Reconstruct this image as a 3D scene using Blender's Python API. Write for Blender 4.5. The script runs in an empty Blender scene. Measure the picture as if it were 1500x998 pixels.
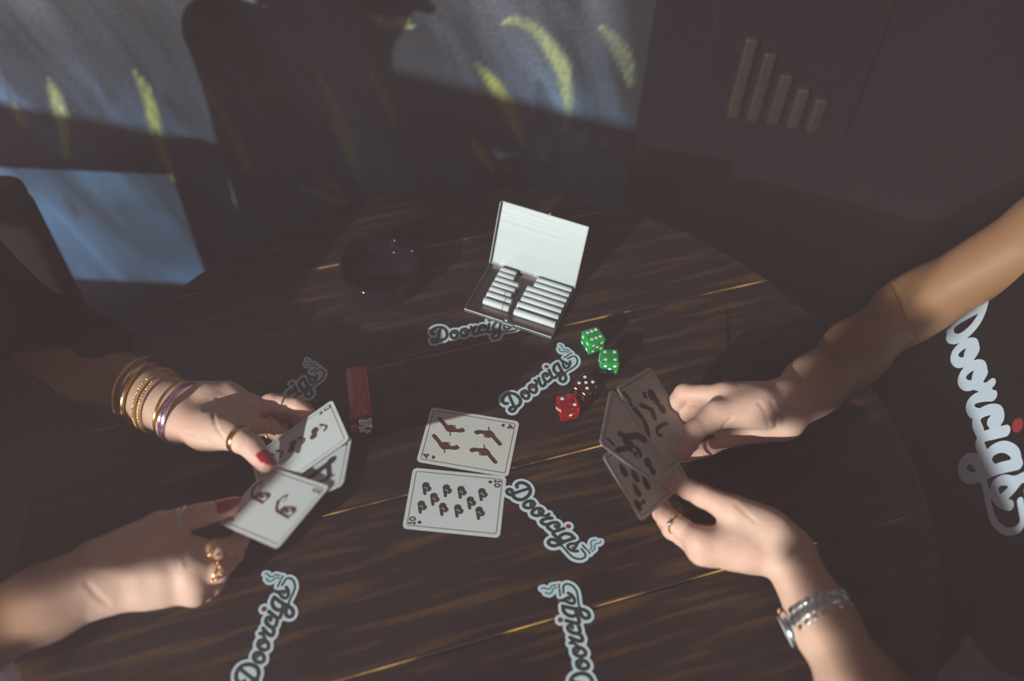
import bpy, bmesh, math, random
import numpy as np
from mathutils import Vector, Matrix
from mathutils.bvhtree import BVHTree

random.seed(4)
RNG = np.random.default_rng(4)
COL = bpy.context.scene.collection
SC = bpy.context.scene
UPZ = 0.74            # the table top is z = 0 while building; everything is lifted so that the floor is z = 0

# ------------------------------------------------------------------ camera
F_PX, H_CAM, PITCH, ROLL = 1400.0, 0.782, math.radians(51.938), math.radians(2.5)
_fw = np.array([0, math.cos(PITCH), -math.sin(PITCH)])
_rt0 = np.array([1.0, 0, 0])
_up0 = np.cross(_rt0, _fw)
RT = _rt0 * math.cos(ROLL) + _up0 * math.sin(ROLL)
UP = -_rt0 * math.sin(ROLL) + _up0 * math.cos(ROLL)
FW = _fw
CAM = np.array([0, 0, H_CAM])


def at(px, py, z=0.0):
    """point at height z above the table top seen at a pixel of the 1500x998 photograph"""
    d = FW + RT * (px - 750) / F_PX - UP * (py - 499) / F_PX
    return CAM + d * (z - H_CAM) / d[2]


def at_y(px, py, y):
    d = FW + RT * (px - 750) / F_PX - UP * (py - 499) / F_PX
    return CAM + d * (y / d[1])


cam = bpy.data.cameras.new('camera')
cam.sensor_width = 36
cam.lens = F_PX / 1500 * 36
cam.clip_start = 0.02
cam.dof.use_dof = True
cam.dof.focus_distance = 0.93
cam.dof.aperture_fstop = 2.2
cam_o = bpy.data.objects.new('camera', cam)
COL.objects.link(cam_o)
M = Matrix((RT, UP, -FW)).transposed().to_4x4()
M.translation = CAM
cam_o.matrix_world = M
SC.camera = cam_o

# ------------------------------------------------------------------ world, sun, exposure
SUN_DIR = Vector((-0.55, -0.72, 0.36)).normalized()     # towards the sun
w = bpy.data.worlds.new('room_light')
SC.world = w
w.use_nodes = True
bg = w.node_tree.nodes['Background']
bg.inputs[0].default_value = (0.035, 0.024, 0.024, 1)
bg.inputs[1].default_value = 1.0
sun = bpy.data.lights.new('sun', 'SUN')
sun.energy = 6.2
sun.angle = math.radians(0.55)
sun.color = (1.0, 0.965, 0.945)
sun_o = bpy.data.objects.new('sun', sun)
sun_o.rotation_euler = SUN_DIR.to_track_quat('Z', 'Y').to_euler()
sun_o.location = (-1.5, -2, 2)
COL.objects.link(sun_o)
SC.view_settings.view_transform = 'Standard'
SC.view_settings.look = 'None'
SC.view_settings.gamma = 1.0
SC.view_settings.exposure = 0.0
SC.view_settings.use_curve_mapping = False


# ------------------------------------------------------------------ materials
def mat(name, color, rough=0.5, metal=0.0, **kw):
    m = bpy.data.materials.new(name)
    m.use_nodes = True
    b = m.node_tree.nodes['Principled BSDF']
    b.inputs['Base Color'].default_value = (*color, 1)
    b.inputs['Roughness'].default_value = rough
    b.inputs['Metallic'].default_value = metal
    for k, v in kw.items():
        b.inputs[k.replace('_', ' ')].default_value = v
    return m


def nodes(m):
    nt = m.node_tree
    return nt, nt.nodes['Principled BSDF']


def N(nt, t, **props):
    n = nt.nodes.new(t)
    for k, v in props.items():
        setattr(n, k, v)
    return n


def noise_color(m, c1, c2, scale=30, detail=6, stretch=(1, 1, 1), rot=0.0, lo=.35, hi=.65, bump=0.0, bump_scale=None, rough=None):
    nt, b = nodes(m)
    tc = N(nt, 'ShaderNodeTexCoord')
    mp = N(nt, 'ShaderNodeMapping')
    mp.inputs['Rotation'].default_value = (0, 0, rot)
    sc = N(nt, 'ShaderNodeMapping')
    sc.inputs['Scale'].default_value = stretch
    nz = N(nt, 'ShaderNodeTexNoise')
    nz.inputs['Scale'].default_value = scale
    nz.inputs['Detail'].default_value = detail
    cr = N(nt, 'ShaderNodeValToRGB')
    cr.color_ramp.elements[0].position = lo
    cr.color_ramp.elements[1].position = hi
    cr.color_ramp.elements[0].color = (*c1, 1)
    cr.color_ramp.elements[1].color = (*c2, 1)
    L = nt.links
    L.new(tc.outputs['Object'], mp.inputs[0])
    L.new(mp.outputs[0], sc.inputs[0])
    L.new(sc.outputs[0], nz.inputs['Vector'])
    L.new(nz.outputs['Fac'], cr.inputs[0])
    L.new(cr.outputs[0], b.inputs['Base Color'])
    if bump:
        bp = N(nt, 'ShaderNodeBump')
        bp.inputs['Strength'].default_value = bump
        bp.inputs['Distance'].default_value = 0.001
        src = nz
        if bump_scale:
            src = N(nt, 'ShaderNodeTexNoise')
            src.inputs['Scale'].default_value = bump_scale
            src.inputs['Detail'].default_value = 4
            L.new(sc.outputs[0], src.inputs['Vector'])
        L.new(src.outputs['Fac'], bp.inputs['Height'])
        L.new(bp.outputs[0], b.inputs['Normal'])
    return m


PLANK_ANG = math.radians(19.0)
M_wood = noise_color(mat('dark_wood', (.02, .01, .008), .5, Specular_IOR_Level=.3), (.012, .007, .0055), (.115, .052, .017), scale=9, detail=8,
                     stretch=(1.0, 11, 3), rot=-PLANK_ANG, lo=.5, hi=.78, bump=.25, bump_scale=20)
M_worn = noise_color(mat('worn_edge', (.2, .1, .03), .5), (.02, .012, .008), (.55, .30, .08), scale=14, lo=.44, hi=.62)
M_black_metal = mat('black_metal', (.02, .018, .018), .4, 1.0)
M_floor = noise_color(mat('floor_dark', (.03, .02, .02), .6), (.022, .015, .014), (.035, .024, .02), scale=6)
M_dark_wall = noise_color(mat('dark_paint', (.03, .02, .02), .8, Specular_IOR_Level=.15), (.0025, .0018, .0018), (.004, .003, .003), scale=5)
M_chair = mat('black_leather', (.009, .006, .006), .7, Specular_IOR_Level=.2)
M_chair_wood = noise_color(mat('brown_wood', (.1, .05, .03), .5), (.022, .011, .007), (.032, .016, .010), scale=8, stretch=(8, 8, 1))
M_shirt = noise_color(mat('black_cotton', (.02, .015, .015), 1.0, Specular_IOR_Level=.03), (.004, .003, .003), (.007, .005, .005), scale=60, bump=.3, bump_scale=400)
M_print_white = mat('shirt_print_white', (.55, .62, .70), .7)
M_print_red = mat('shirt_print_red', (.28, .012, .018), .7)
M_hair = noise_color(mat('brown_hair', (.05, .025, .018), .5), (.03, .017, .013), (.07, .038, .026), scale=40, stretch=(3, 3, .3))
M_card = noise_color(mat('card_stock', (.6, .6, .55), .5), (.56, .565, .52), (.62, .62, .575), scale=14, lo=.3, hi=.7)
M_card_cool = noise_color(mat('card_stock_cool', (.6, .62, .6), .5), (.57, .60, .585), (.62, .645, .63), scale=14, lo=.3, hi=.7)
M_ink_red = mat('ink_oxblood', (.085, .022, .02), .6)
M_ink_black = mat('ink_black', (.03, .022, .022), .6)
M_vinyl = mat('sticker_vinyl', (.56, .66, .72), .38)
M_letter = mat('sticker_ink', (.026, .024, .02), .45)
M_shadow_ink = mat('sticker_teal_edge', (.12, .34, .29), .45)
M_dot = mat('sticker_red', (.22, .012, .028), .45)
M_teal = mat('sticker_teal', (.06, .24, .26), .45)
M_gold = mat('gold', (.82, .52, .16), .22, 1.0)
M_silver = mat('silver', (.75, .75, .72), .2, 1.0)
M_steel = mat('watch_steel', (.72, .78, .80), .22, 1.0)
M_dial = mat('watch_dial', (.42, .44, .45), .3)
M_gem = mat('pink_gem', (.36, .03, .20), .12, 0.0, Coat_Weight=.6)
M_nail = mat('red_nail', (.35, .008, .025), .1, Coat_Weight=1.0)
M_nail_plain = mat('bare_nail', (.62, .34, .27), .3)
M_white = mat('pip_white', (.85, .85, .85), .35)
M_paper = noise_color(mat('cigarette_paper', (.75, .78, .78), .7), (.52, .56, .57), (.60, .64, .645), scale=90, stretch=(.3, 3, 3))
M_stamp = mat('cigarette_stamp', (.25, .22, .16), .7)
M_glass_black = mat('black_glass', (.006, .005, .006), .04, IOR=1.38)


def translucent_plastic(name, color, dens):
    m = mat(name, color, .06)
    nt, b = nodes(m)
    b.inputs['Transmission Weight'].default_value = dens
    b.inputs['IOR'].default_value = 1.45
    b.inputs['Coat Weight'].default_value = .4
    return m


M_die_green = translucent_plastic('green_acrylic', (.002, .52, .085), .5)
M_die_red = translucent_plastic('red_acrylic', (.72, .015, .012), .78)
M_die_wine = translucent_plastic('wine_acrylic', (.20, .02, .022), .85)
M_red_plastic = mat('lighter_red', (.50, .005, .011), .16, Coat_Weight=.8)


def brushed(name, color, rough, scale):
    m = mat(name, color, rough, 1.0)
    nt, b = nodes(m)
    tc = N(nt, 'ShaderNodeTexCoord')
    mp = N(nt, 'ShaderNodeMapping')
    mp.inputs['Scale'].default_value = scale
    nz = N(nt, 'ShaderNodeTexNoise')
    nz.inputs['Scale'].default_value = 60
    nz.inputs['Detail'].default_value = 3
    mr = N(nt, 'ShaderNodeMapRange')
    mr.inputs['To Min'].default_value = rough - .07
    mr.inputs['To Max'].default_value = rough + .09
    bp = N(nt, 'ShaderNodeBump')
    bp.inputs['Strength'].default_value = .12
    bp.inputs['Distance'].default_value = .0004
    L = nt.links
    L.new(tc.outputs['Object'], mp.inputs[0])
    L.new(mp.outputs[0], nz.inputs['Vector'])
    L.new(nz.outputs['Fac'], mr.inputs['Value'])
    L.new(mr.outputs[0], b.inputs['Roughness'])
    L.new(nz.outputs['Fac'], bp.inputs['Height'])
    L.new(bp.outputs[0], b.inputs['Normal'])
    return m


M_case = brushed('brushed_steel', (.315, .328, .322), .50, (.15, 5, 5))
M_case_in = brushed('brushed_steel_tray', (.24, .185, .165), .30, (.15, 5, 5))


def skin(name, c1, c2, flush, tan):
    m = mat(name, c1, .56, Specular_IOR_Level=.35)
    nt, b = nodes(m)
    L = nt.links
    tc = N(nt, 'ShaderNodeTexCoord')
    nz = N(nt, 'ShaderNodeTexNoise')
    nz.inputs['Scale'].default_value = 45
    nz.inputs['Detail'].default_value = 5
    cr = N(nt, 'ShaderNodeValToRGB')
    cr.color_ramp.elements[0].position = .3
    cr.color_ramp.elements[1].position = .7
    cr.color_ramp.elements[0].color = (*c1, 1)
    cr.color_ramp.elements[1].color = (*c2, 1)
    va = N(nt, 'ShaderNodeAttribute', attribute_name='flush')
    vh = N(nt, 'ShaderNodeAttribute', attribute_name='tan')
    mt = N(nt, 'ShaderNodeMix', data_type='RGBA')
    mt.inputs['B'].default_value = (*tan, 1)
    mx = N(nt, 'ShaderNodeMix', data_type='RGBA')
    mx.inputs['B'].default_value = (*flush, 1)
    L.new(tc.outputs['Object'], nz.inputs['Vector'])
    L.new(nz.outputs['Fac'], cr.inputs[0])
    L.new(va.outputs['Fac'], mx.inputs['Factor'])
    L.new(cr.outputs[0], mt.inputs['A'])
    L.new(vh.outputs['Fac'], mt.inputs['Factor'])
    L.new(mt.outputs['Result'], mx.inputs['A'])
    L.new(mx.outputs['Result'], b.inputs['Base Color'])
    vo = N(nt, 'ShaderNodeTexVoronoi')
    vo.inputs['Scale'].default_value = 700
    n2 = N(nt, 'ShaderNodeTexNoise')
    n2.inputs['Scale'].default_value = 160
    n2.inputs['Detail'].default_value = 3
    ad = N(nt, 'ShaderNodeMath', operation='ADD')
    bp = N(nt, 'ShaderNodeBump')
    bp.inputs['Strength'].default_value = .22
    bp.inputs['Distance'].default_value = .0006
    L.new(tc.outputs['Object'], vo.inputs['Vector'])
    L.new(tc.outputs['Object'], n2.inputs['Vector'])
    L.new(vo.outputs['Distance'], ad.inputs[0])
    L.new(n2.outputs['Fac'], ad.inputs[1])
    L.new(ad.outputs[0], bp.inputs['Height'])
    L.new(bp.outputs[0], b.inputs['Normal'])
    b.inputs['Subsurface Weight'].default_value = .12
    b.inputs['Subsurface Radius'].default_value = (.006, .002, .001)
    b.inputs['Subsurface Scale'].default_value = 1.0
    return m


M_skin_l = skin('skin_light', (.64, .40, .30), (.72, .48, .37), (.66, .28, .22), (.27, .125, .055))
M_skin_r = skin('skin_tan', (.64, .39, .29), (.72, .46, .35), (.66, .28, .22), (.275, .128, .055))


# ------------------------------------------------------------------ object helpers
def tag(o, label=None, cat=None, group=None, kind=None):
    if label: o['label'] = label
    if cat: o['category'] = cat
    if group: o['group'] = group
    if kind: o['kind'] = kind
    return o


def empty(name, loc, rot=None):
    o = bpy.data.objects.new(name, None)
    o.empty_display_size = .02
    COL.objects.link(o)
    if rot is not None:
        mm = Matrix(rot).to_4x4()
        mm.translation = Vector(loc)
        o.matrix_world = mm
    else:
        o.location = loc
    return o


def obj(name, me, m=None, parent=None, smooth=False, loc=None):
    o = bpy.data.objects.new(name, me)
    COL.objects.link(o)
    if m is not None and not me.materials:
        me.materials.append(m)
    if smooth:
        me.polygons.foreach_set('use_smooth', [True] * len(me.polygons))
    if parent is not None:
        o.parent = parent
    if loc is not None:
        o.location = loc
    return o


def mesh(verts, faces, name='m'):
    me = bpy.data.meshes.new(name)
    me.from_pydata([tuple(map(float, v)) for v in verts], [], faces)
    me.update()
    return me


def bm_mesh(bm, name='m'):
    me = bpy.data.meshes.new(name)
    bm.to_mesh(me)
    bm.free()
    return me


def add_box(bm, c, s, rot=None, bevel=0.0, seg=2):
    r = bmesh.ops.create_cube(bm, size=1.0)
    vs = r['verts']
    for v in vs:
        v.co = Vector((v.co.x * s[0], v.co.y * s[1], v.co.z * s[2]))
    if bevel:
        es = list({e for v in vs for e in v.link_edges})
        g = bmesh.ops.bevel(bm, geom=es, offset=bevel, segments=seg, affect='EDGES', profile=.5)
        vs = list({v for f in g['faces'] for v in f.verts} | {v for v in vs if v.is_valid})
    mm = Matrix.Translation(Vector(c)) @ (rot.to_4x4() if rot is not None else Matrix())
    bmesh.ops.transform(bm, matrix=mm, verts=vs)
    return vs


def box_mesh(c, s, rot=None, bevel=0.0, seg=2):
    bm = bmesh.new()
    add_box(bm, c, s, rot, bevel, seg)
    return bm_mesh(bm)


def add_tube(bm, pts, rad, n=10, closed=False, cap=True):
    pts = [Vector(p) for p in pts]
    k = len(pts)
    rads = rad if hasattr(rad, '__len__') else [rad] * k
    rings = []
    prev = None
    for i, p in enumerate(pts):
        if closed:
            t = (pts[(i + 1) % k] - pts[i - 1]).normalized()
        else:
            t = (pts[min(i + 1, k - 1)] - pts[max(i - 1, 0)]).normalized()
        if prev is None:
            a = t.orthogonal().normalized()
        else:
            a = (prev - t * prev.dot(t)).normalized()
        prev = a
        b = t.cross(a)
        rings.append([bm.verts.new(p + (a * math.cos(2 * math.pi * j / n) + b * math.sin(2 * math.pi * j / n)) * rads[i]) for j in range(n)])
    for i in range(k if closed else k - 1):
        r0, r1 = rings[i], rings[(i + 1) % k]
        off = 0
        if closed and i == k - 1:
            off = min(range(n), key=lambda q: (r1[q].co - r0[0].co).length)
        for j in range(n):
            bm.faces.new((r0[j], r0[(j + 1) % n], r1[(j + 1 + off) % n], r1[(j + off) % n]))
    if cap and not closed:
        bm.faces.new(rings[0][::-1])
        bm.faces.new(rings[-1])


def tube_mesh(pts, rad, n=10, closed=False):
    bm = bmesh.new()
    add_tube(bm, pts, rad, n, closed)
    return bm_mesh(bm)


def lathe_mesh(profile, n=48):
    """profile: list of (r, z) from the bottom axis point to the top axis point"""
    bm = bmesh.new()
    rings = []
    for r, z in profile:
        if r < 1e-6:
            rings.append([bm.verts.new((0, 0, z))])
        else:
            rings.append([bm.verts.new((r * math.cos(2 * math.pi * j / n), r * math.sin(2 * math.pi * j / n), z)) for j in range(n)])
    for a, b in zip(rings, rings[1:]):
        for j in range(n):
            q = [a[j % len(a)], a[(j + 1) % len(a)], b[(j + 1) % len(b)], b[j % len(b)]]
            u = []
            for v in q:
                if v not in u: u.append(v)
            if len(u) > 2: bm.faces.new(u)
    bmesh.ops.recalc_face_normals(bm, faces=bm.faces)
    return bm_mesh(bm)


def add_sphere(bm, c, r, u=10, v=7):
    g = bmesh.ops.create_uvsphere(bm, u_segments=u, v_segments=v, radius=1)
    rr = r if hasattr(r, '__len__') else (r, r, r)
    for q in g['verts']:
        q.co = Vector((q.co.x * rr[0] + c[0], q.co.y * rr[1] + c[1], q.co.z * rr[2] + c[2]))
    return g['verts']


def nrm(v):
    v = np.asarray(v, float)
    return v / np.linalg.norm(v)


# ------------------------------------------------------------------ flat shapes (print, stickers): distance fields filled with faces
def smooth_path(pts, sub=5):
    p = np.asarray(pts, float)
    if len(p) < 3: return p
    q = np.vstack([2 * p[0] - p[1], p, 2 * p[-1] - p[-2]])
    out = []
    for i in range(1, len(q) - 2):
        for t in np.linspace(0, 1, sub, endpoint=False):
            a, b, c, d = q[i - 1], q[i], q[i + 1], q[i + 2]
            out.append(.5 * ((2 * b) + (c - a) * t + (2 * a - 5 * b + 4 * c - d) * t * t + (3 * b - a - 3 * c + d) * t ** 3))
    out.append(q[-2])
    return np.array(out)


def d_chain(X, Y, pts, r, smooth=True):
    p = smooth_path(pts) if smooth else np.asarray(pts, float)
    D = np.full(X.shape, 1e9)
    if len(p) == 1:
        return np.hypot(X - p[0][0], Y - p[0][1]) - r
    for a, b in zip(p, p[1:]):
        ab = b - a
        t = np.clip(((X - a[0]) * ab[0] + (Y - a[1]) * ab[1]) / max(ab @ ab, 1e-12), 0, 1)
        D = np.minimum(D, np.hypot(X - a[0] - t * ab[0], Y - a[1] - t * ab[1]))
    return D - r


def d_poly(X, Y, pts):
    p = np.asarray(pts, float)
    D = np.full(X.shape, 1e9)
    ins = np.zeros(X.shape, bool)
    for a, b in zip(p, np.roll(p, -1, 0)):
        ab = b - a
        t = np.clip(((X - a[0]) * ab[0] + (Y - a[1]) * ab[1]) / max(ab @ ab, 1e-12), 0, 1)
        D = np.minimum(D, np.hypot(X - a[0] - t * ab[0], Y - a[1] - t * ab[1]))
        c = ((a[1] > Y) != (b[1] > Y))
        xs = a[0] + (Y - a[1]) / (b[1] - a[1] if abs(b[1] - a[1]) > 1e-12 else 1e-12) * ab[0]
        ins ^= c & (X < xs)
    return np.where(ins, -D, D)


def d_rrect(X, Y, hx, hy, r):
    qx = np.abs(X) - hx + r
    qy = np.abs(Y) - hy + r
    return np.hypot(np.maximum(qx, 0), np.maximum(qy, 0)) + np.minimum(np.maximum(qx, qy), 0) - r


def fill(sdf, box, h, z=0.0, thick=0.0, k=0.001):
    """mesh (scaled by k) of the inside of a 2D distance field; thick adds side walls and a bottom"""
    xs = np.arange(box[0], box[1] + h, h)
    ys = np.arange(box[2], box[3] + h, h)
    X, Y = np.meshgrid(xs, ys, indexing='ij')
    D = sdf(X, Y)
    V, F, idx, seg = [], [], {}, []

    def gv(i, j):
        key = (i, j)
        if key not in idx:
            idx[key] = len(V)
            V.append((xs[i], ys[j]))
        return idx[key]

    def ge(i, j, i2, j2):
        key = (i, j, i2, j2) if (i, j) < (i2, j2) else (i2, j2, i, j)
        if key not in idx:
            a, b = D[key[0], key[1]], D[key[2], key[3]]
            t = a / (a - b)
            idx[key] = len(V)
            V.append((xs[key[0]] + (xs[key[2]] - xs[key[0]]) * t, ys[key[1]] + (ys[key[3]] - ys[key[1]]) * t))
        return idx[key]

    S = D < 0
    cnt = S[:-1, :-1].astype(int) + S[1:, :-1] + S[1:, 1:] + S[:-1, 1:]
    for i, j in zip(*np.nonzero(cnt)):
        cs = [(i, j), (i + 1, j), (i + 1, j + 1), (i, j + 1)]
        if cnt[i, j] == 4:
            F.append([gv(*c) for c in cs])
            continue
        poly, cross = [], []
        for a, b in zip(cs, cs[1:] + cs[:1]):
            if S[a]: poly.append(gv(*a))
            if S[a] != S[b]:
                e = ge(*a, *b)
                poly.append(e)
                cross.append((e, bool(S[a])))
        if len(poly) > 2: F.append(poly)
        outs = [e for e, s in cross if s]
        ins_ = [e for e, s in cross if not s]
        for e, f in zip(outs, ins_): seg.append((e, f))
    n = len(V)
    V3 = [(x * k, y * k, z) for x, y in V]
    if thick:
        V3 += [(x * k, y * k, z - thick) for x, y in V]
        F = F + [[q + n for q in f[::-1]] for f in F] + [[a, a + n, b + n, b][::-1] for a, b in seg]
    me = mesh(V3, F)
    return me


# ------------------------------------------------------------------ bodies: blended round cones turned into one surface
def smin(a, b, k):
    h = np.maximum(k - np.abs(a - b), 0) / k
    return np.minimum(a, b) - h * h * k * .25


class Field:
    def __init__(s, lo, hi, h):
        s.h = h
        s.lo = np.array(lo, np.float32)
        s.n = np.ceil((np.array(hi) - lo) / h).astype(int) + 1
        s.F = np.full(s.n, .06, np.float32)

    def sub(s, lo, hi):
        i0 = np.maximum(((np.asarray(lo) - s.lo) / s.h).astype(int) - 1, 0)
        i1 = np.minimum(((np.asarray(hi) - s.lo) / s.h).astype(int) + 2, s.n)
        i1 = np.maximum(i1, i0 + 1)
        sl = tuple(slice(a, b) for a, b in zip(i0, i1))
        ax = [s.lo[d] + s.h * np.arange(i0[d], i1[d], dtype=np.float32) for d in range(3)]
        return sl, np.meshgrid(*ax, indexing='ij', sparse=True)

    @staticmethod
    def cone(P, a, b, ra, rb):
        X, Y, Z = P
        ab = (b - a).astype(np.float32)
        t = np.clip(((X - a[0]) * ab[0] + (Y - a[1]) * ab[1] + (Z - a[2]) * ab[2]) / np.float32(max(ab @ ab, 1e-10)), 0, 1)
        return np.sqrt((X - a[0] - t * ab[0]) ** 2 + (Y - a[1] - t * ab[1]) ** 2 + (Z - a[2] - t * ab[2]) ** 2) - (ra + (rb - ra) * t)

    def add(s, a, b, ra, rb, k=.01):
        a, b = np.asarray(a, float), np.asarray(b, float)
        m = max(ra, rb) + k + 2 * s.h
        sl, P = s.sub(np.minimum(a, b) - m, np.maximum(a, b) + m)
        s.F[sl] = smin(s.F[sl], s.cone(P, a, b, ra, rb), k)

    def merge(s, other, k):
        s.F = smin(s.F, other.F, k)

    def surface(s):
        F = s.F
        S = F < 0
        n = F.shape
        c = np.zeros(tuple(q - 1 for q in n), np.int8)
        for dx in (0, 1):
            for dy in (0, 1):
                for dz in (0, 1):
                    c += S[dx:n[0] - 1 + dx, dy:n[1] - 1 + dy, dz:n[2] - 1 + dz]
        I = np.argwhere((c > 0) & (c < 8))
        ids = np.full(c.shape, -1, np.int64)
        ids[tuple(I.T)] = np.arange(len(I))
        cor = [(dx, dy, dz) for dx in (0, 1) for dy in (0, 1) for dz in (0, 1)]
        val = {q: F[I[:, 0] + q[0], I[:, 1] + q[1], I[:, 2] + q[2]] for q in cor}
        acc = np.zeros((len(I), 3))
        cnt = np.zeros(len(I))
        for q in cor:
            for d in range(3):
                if q[d]: continue
                r = list(q)
                r[d] = 1
                r = tuple(r)
                a, b = val[q], val[r]
                m = (a < 0) != (b < 0)
                t = np.where(m, a / np.where(m, a - b, 1), 0)
                p = np.tile(np.array(q, float), (len(I), 1))
                p[:, d] = t
                acc[m] += p[m]
                cnt[m] += 1
        V = s.lo + s.h * (I + acc / cnt[:, None])
        faces = []
        for d in range(3):
            u, v = (d + 1) % 3, (d + 2) % 3
            A = S[tuple(slice(0, -1) if q == d else slice(1, -1) for q in range(3))]
            B = S[tuple(slice(1, None) if q == d else slice(1, -1) for q in range(3))]
            J = np.argwhere(A != B)
            if not len(J): continue
            ins = A[tuple(J.T)]
            J = J.copy()
            J[:, u] += 1
            J[:, v] += 1

            def g(du, dv):
                K = J.copy()
                K[:, u] -= du
                K[:, v] -= dv
                return ids[tuple(K.T)]
            q = np.stack([g(1, 1), g(0, 1), g(0, 0), g(1, 0)], 1)
            q[~ins] = q[~ins][:, ::-1]
            faces.append(q)
        Q = np.vstack(faces)
        return V, Q[(Q >= 0).all(1)]


def relax(V, Q, it=2, lam=.5):
    n = len(V)
    E = np.vstack([Q[:, [0, 1]], Q[:, [1, 2]], Q[:, [2, 3]], Q[:, [3, 0]]])
    E = np.vstack([E, E[:, ::-1]])
    deg = np.bincount(E[:, 0], minlength=n)[:, None]
    for _ in range(it):
        A = np.stack([np.bincount(E[:, 0], weights=V[E[:, 1], d], minlength=n) for d in range(3)], 1) / np.maximum(deg, 1)
        V = V + (A - V) * lam
    return V


def np_mesh(V, Q):
    me = bpy.data.meshes.new('m')
    me.vertices.add(len(V))
    me.vertices.foreach_set('co', V.astype(np.float32).ravel())
    k = Q.shape[1]
    me.loops.add(Q.size)
    me.loops.foreach_set('vertex_index', Q.astype(np.int32).ravel())
    me.polygons.add(len(Q))
    me.polygons.foreach_set('loop_start', np.arange(0, Q.size, k, dtype=np.int32))
    me.update(calc_edges=True)
    me.validate()
    return me


# ================================================================== THE SETTING
def structure(name, me, m):
    o = obj(name, me, m)
    o['kind'] = 'structure'
    return o


WALL_Y = 1.0
structure('floor', box_mesh((0, -.5, -.79), (5, 4, .1)), M_floor)

# mural wall: the paint is a colour attribute of the wall itself
x0, x1, z0, z1 = -1.5, .152, -.74, 1.0
hx = .0055
xs = np.arange(x0, x1 + hx * .5, hx)
xs[-1] = x1
zs = np.arange(z0, z1, hx)
XX, ZZ = np.meshgrid(xs, zs, indexing='ij')


def vnoise(X, Y, sx, sy, seed):
    r = np.random.default_rng(seed)
    G = r.random((64, 64))
    u, v = X / sx, Y / sy
    i, j = np.floor(u).astype(int), np.floor(v).astype(int)
    fu, fv = u - i, v - j
    fu, fv = fu * fu * (3 - 2 * fu), fv * fv * (3 - 2 * fv)
    g = lambda a, b: G[a % 64, b % 64]
    return (g(i, j) * (1 - fu) + g(i + 1, j) * fu) * (1 - fv) + (g(i, j + 1) * (1 - fu) + g(i + 1, j + 1) * fu) * fv


def fbm(X, Y, sx, sy, seed, o=4):
    t = 0
    for q in range(o):
        t = t + vnoise(X, Y, sx / 2 ** q, sy / 2 ** q, seed + q) * .5 ** (q + 1)
    return t / (1 - .5 ** o)


def wp(px, py):
    p = at_y(px, py, WALL_Y)
    return p[0], p[2]


skew = XX + ZZ * .35
n1 = fbm(skew, ZZ, .045, .30, 1)
n2 = fbm(XX, ZZ, .03, .03, 11)
n3 = fbm(skew, ZZ, .22, .25, 21, 3)
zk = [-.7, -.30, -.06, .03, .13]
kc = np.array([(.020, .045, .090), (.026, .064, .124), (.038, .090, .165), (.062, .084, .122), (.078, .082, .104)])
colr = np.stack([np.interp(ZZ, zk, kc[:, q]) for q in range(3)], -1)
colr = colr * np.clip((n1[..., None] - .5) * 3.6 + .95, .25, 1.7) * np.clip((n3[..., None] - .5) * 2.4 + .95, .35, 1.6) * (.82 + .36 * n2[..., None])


def stroke(pts, r, colour, amt, seed, soft=.6):
    global colr
    w_ = [wp(*p) for p in pts]
    p = smooth_path(w_)
    D = np.full(XX.shape, 9.)
    T = np.zeros(XX.shape)
    n = len(p) - 1
    for q, (a, b) in enumerate(zip(p, p[1:])):
        ab = b - a
        tt = np.clip(((XX - a[0]) * ab[0] + (ZZ - a[1]) * ab[1]) / max(ab @ ab, 1e-9), 0, 1)
        d = np.hypot(XX - a[0] - tt * ab[0], ZZ - a[1] - tt * ab[1])
        m_ = d < D
        D = np.where(m_, d, D)
        T = np.where(m_, (q + tt) / n, T)
    wd = r * .62 * (.3 + 1.3 * np.sin(np.pi * np.clip(T * .9 + .05, 0, 1)))
    a = np.clip((wd - D) / (wd * soft + 1e-6), 0, 1) * min(1, amt * 1.25)
    a = a * np.clip(-.25 + 1.9 * fbm(skew, ZZ, .008, .07, seed), 0, 1)
    colr = colr * (1 - a[..., None]) + np.array(colour) * a[..., None]


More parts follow.
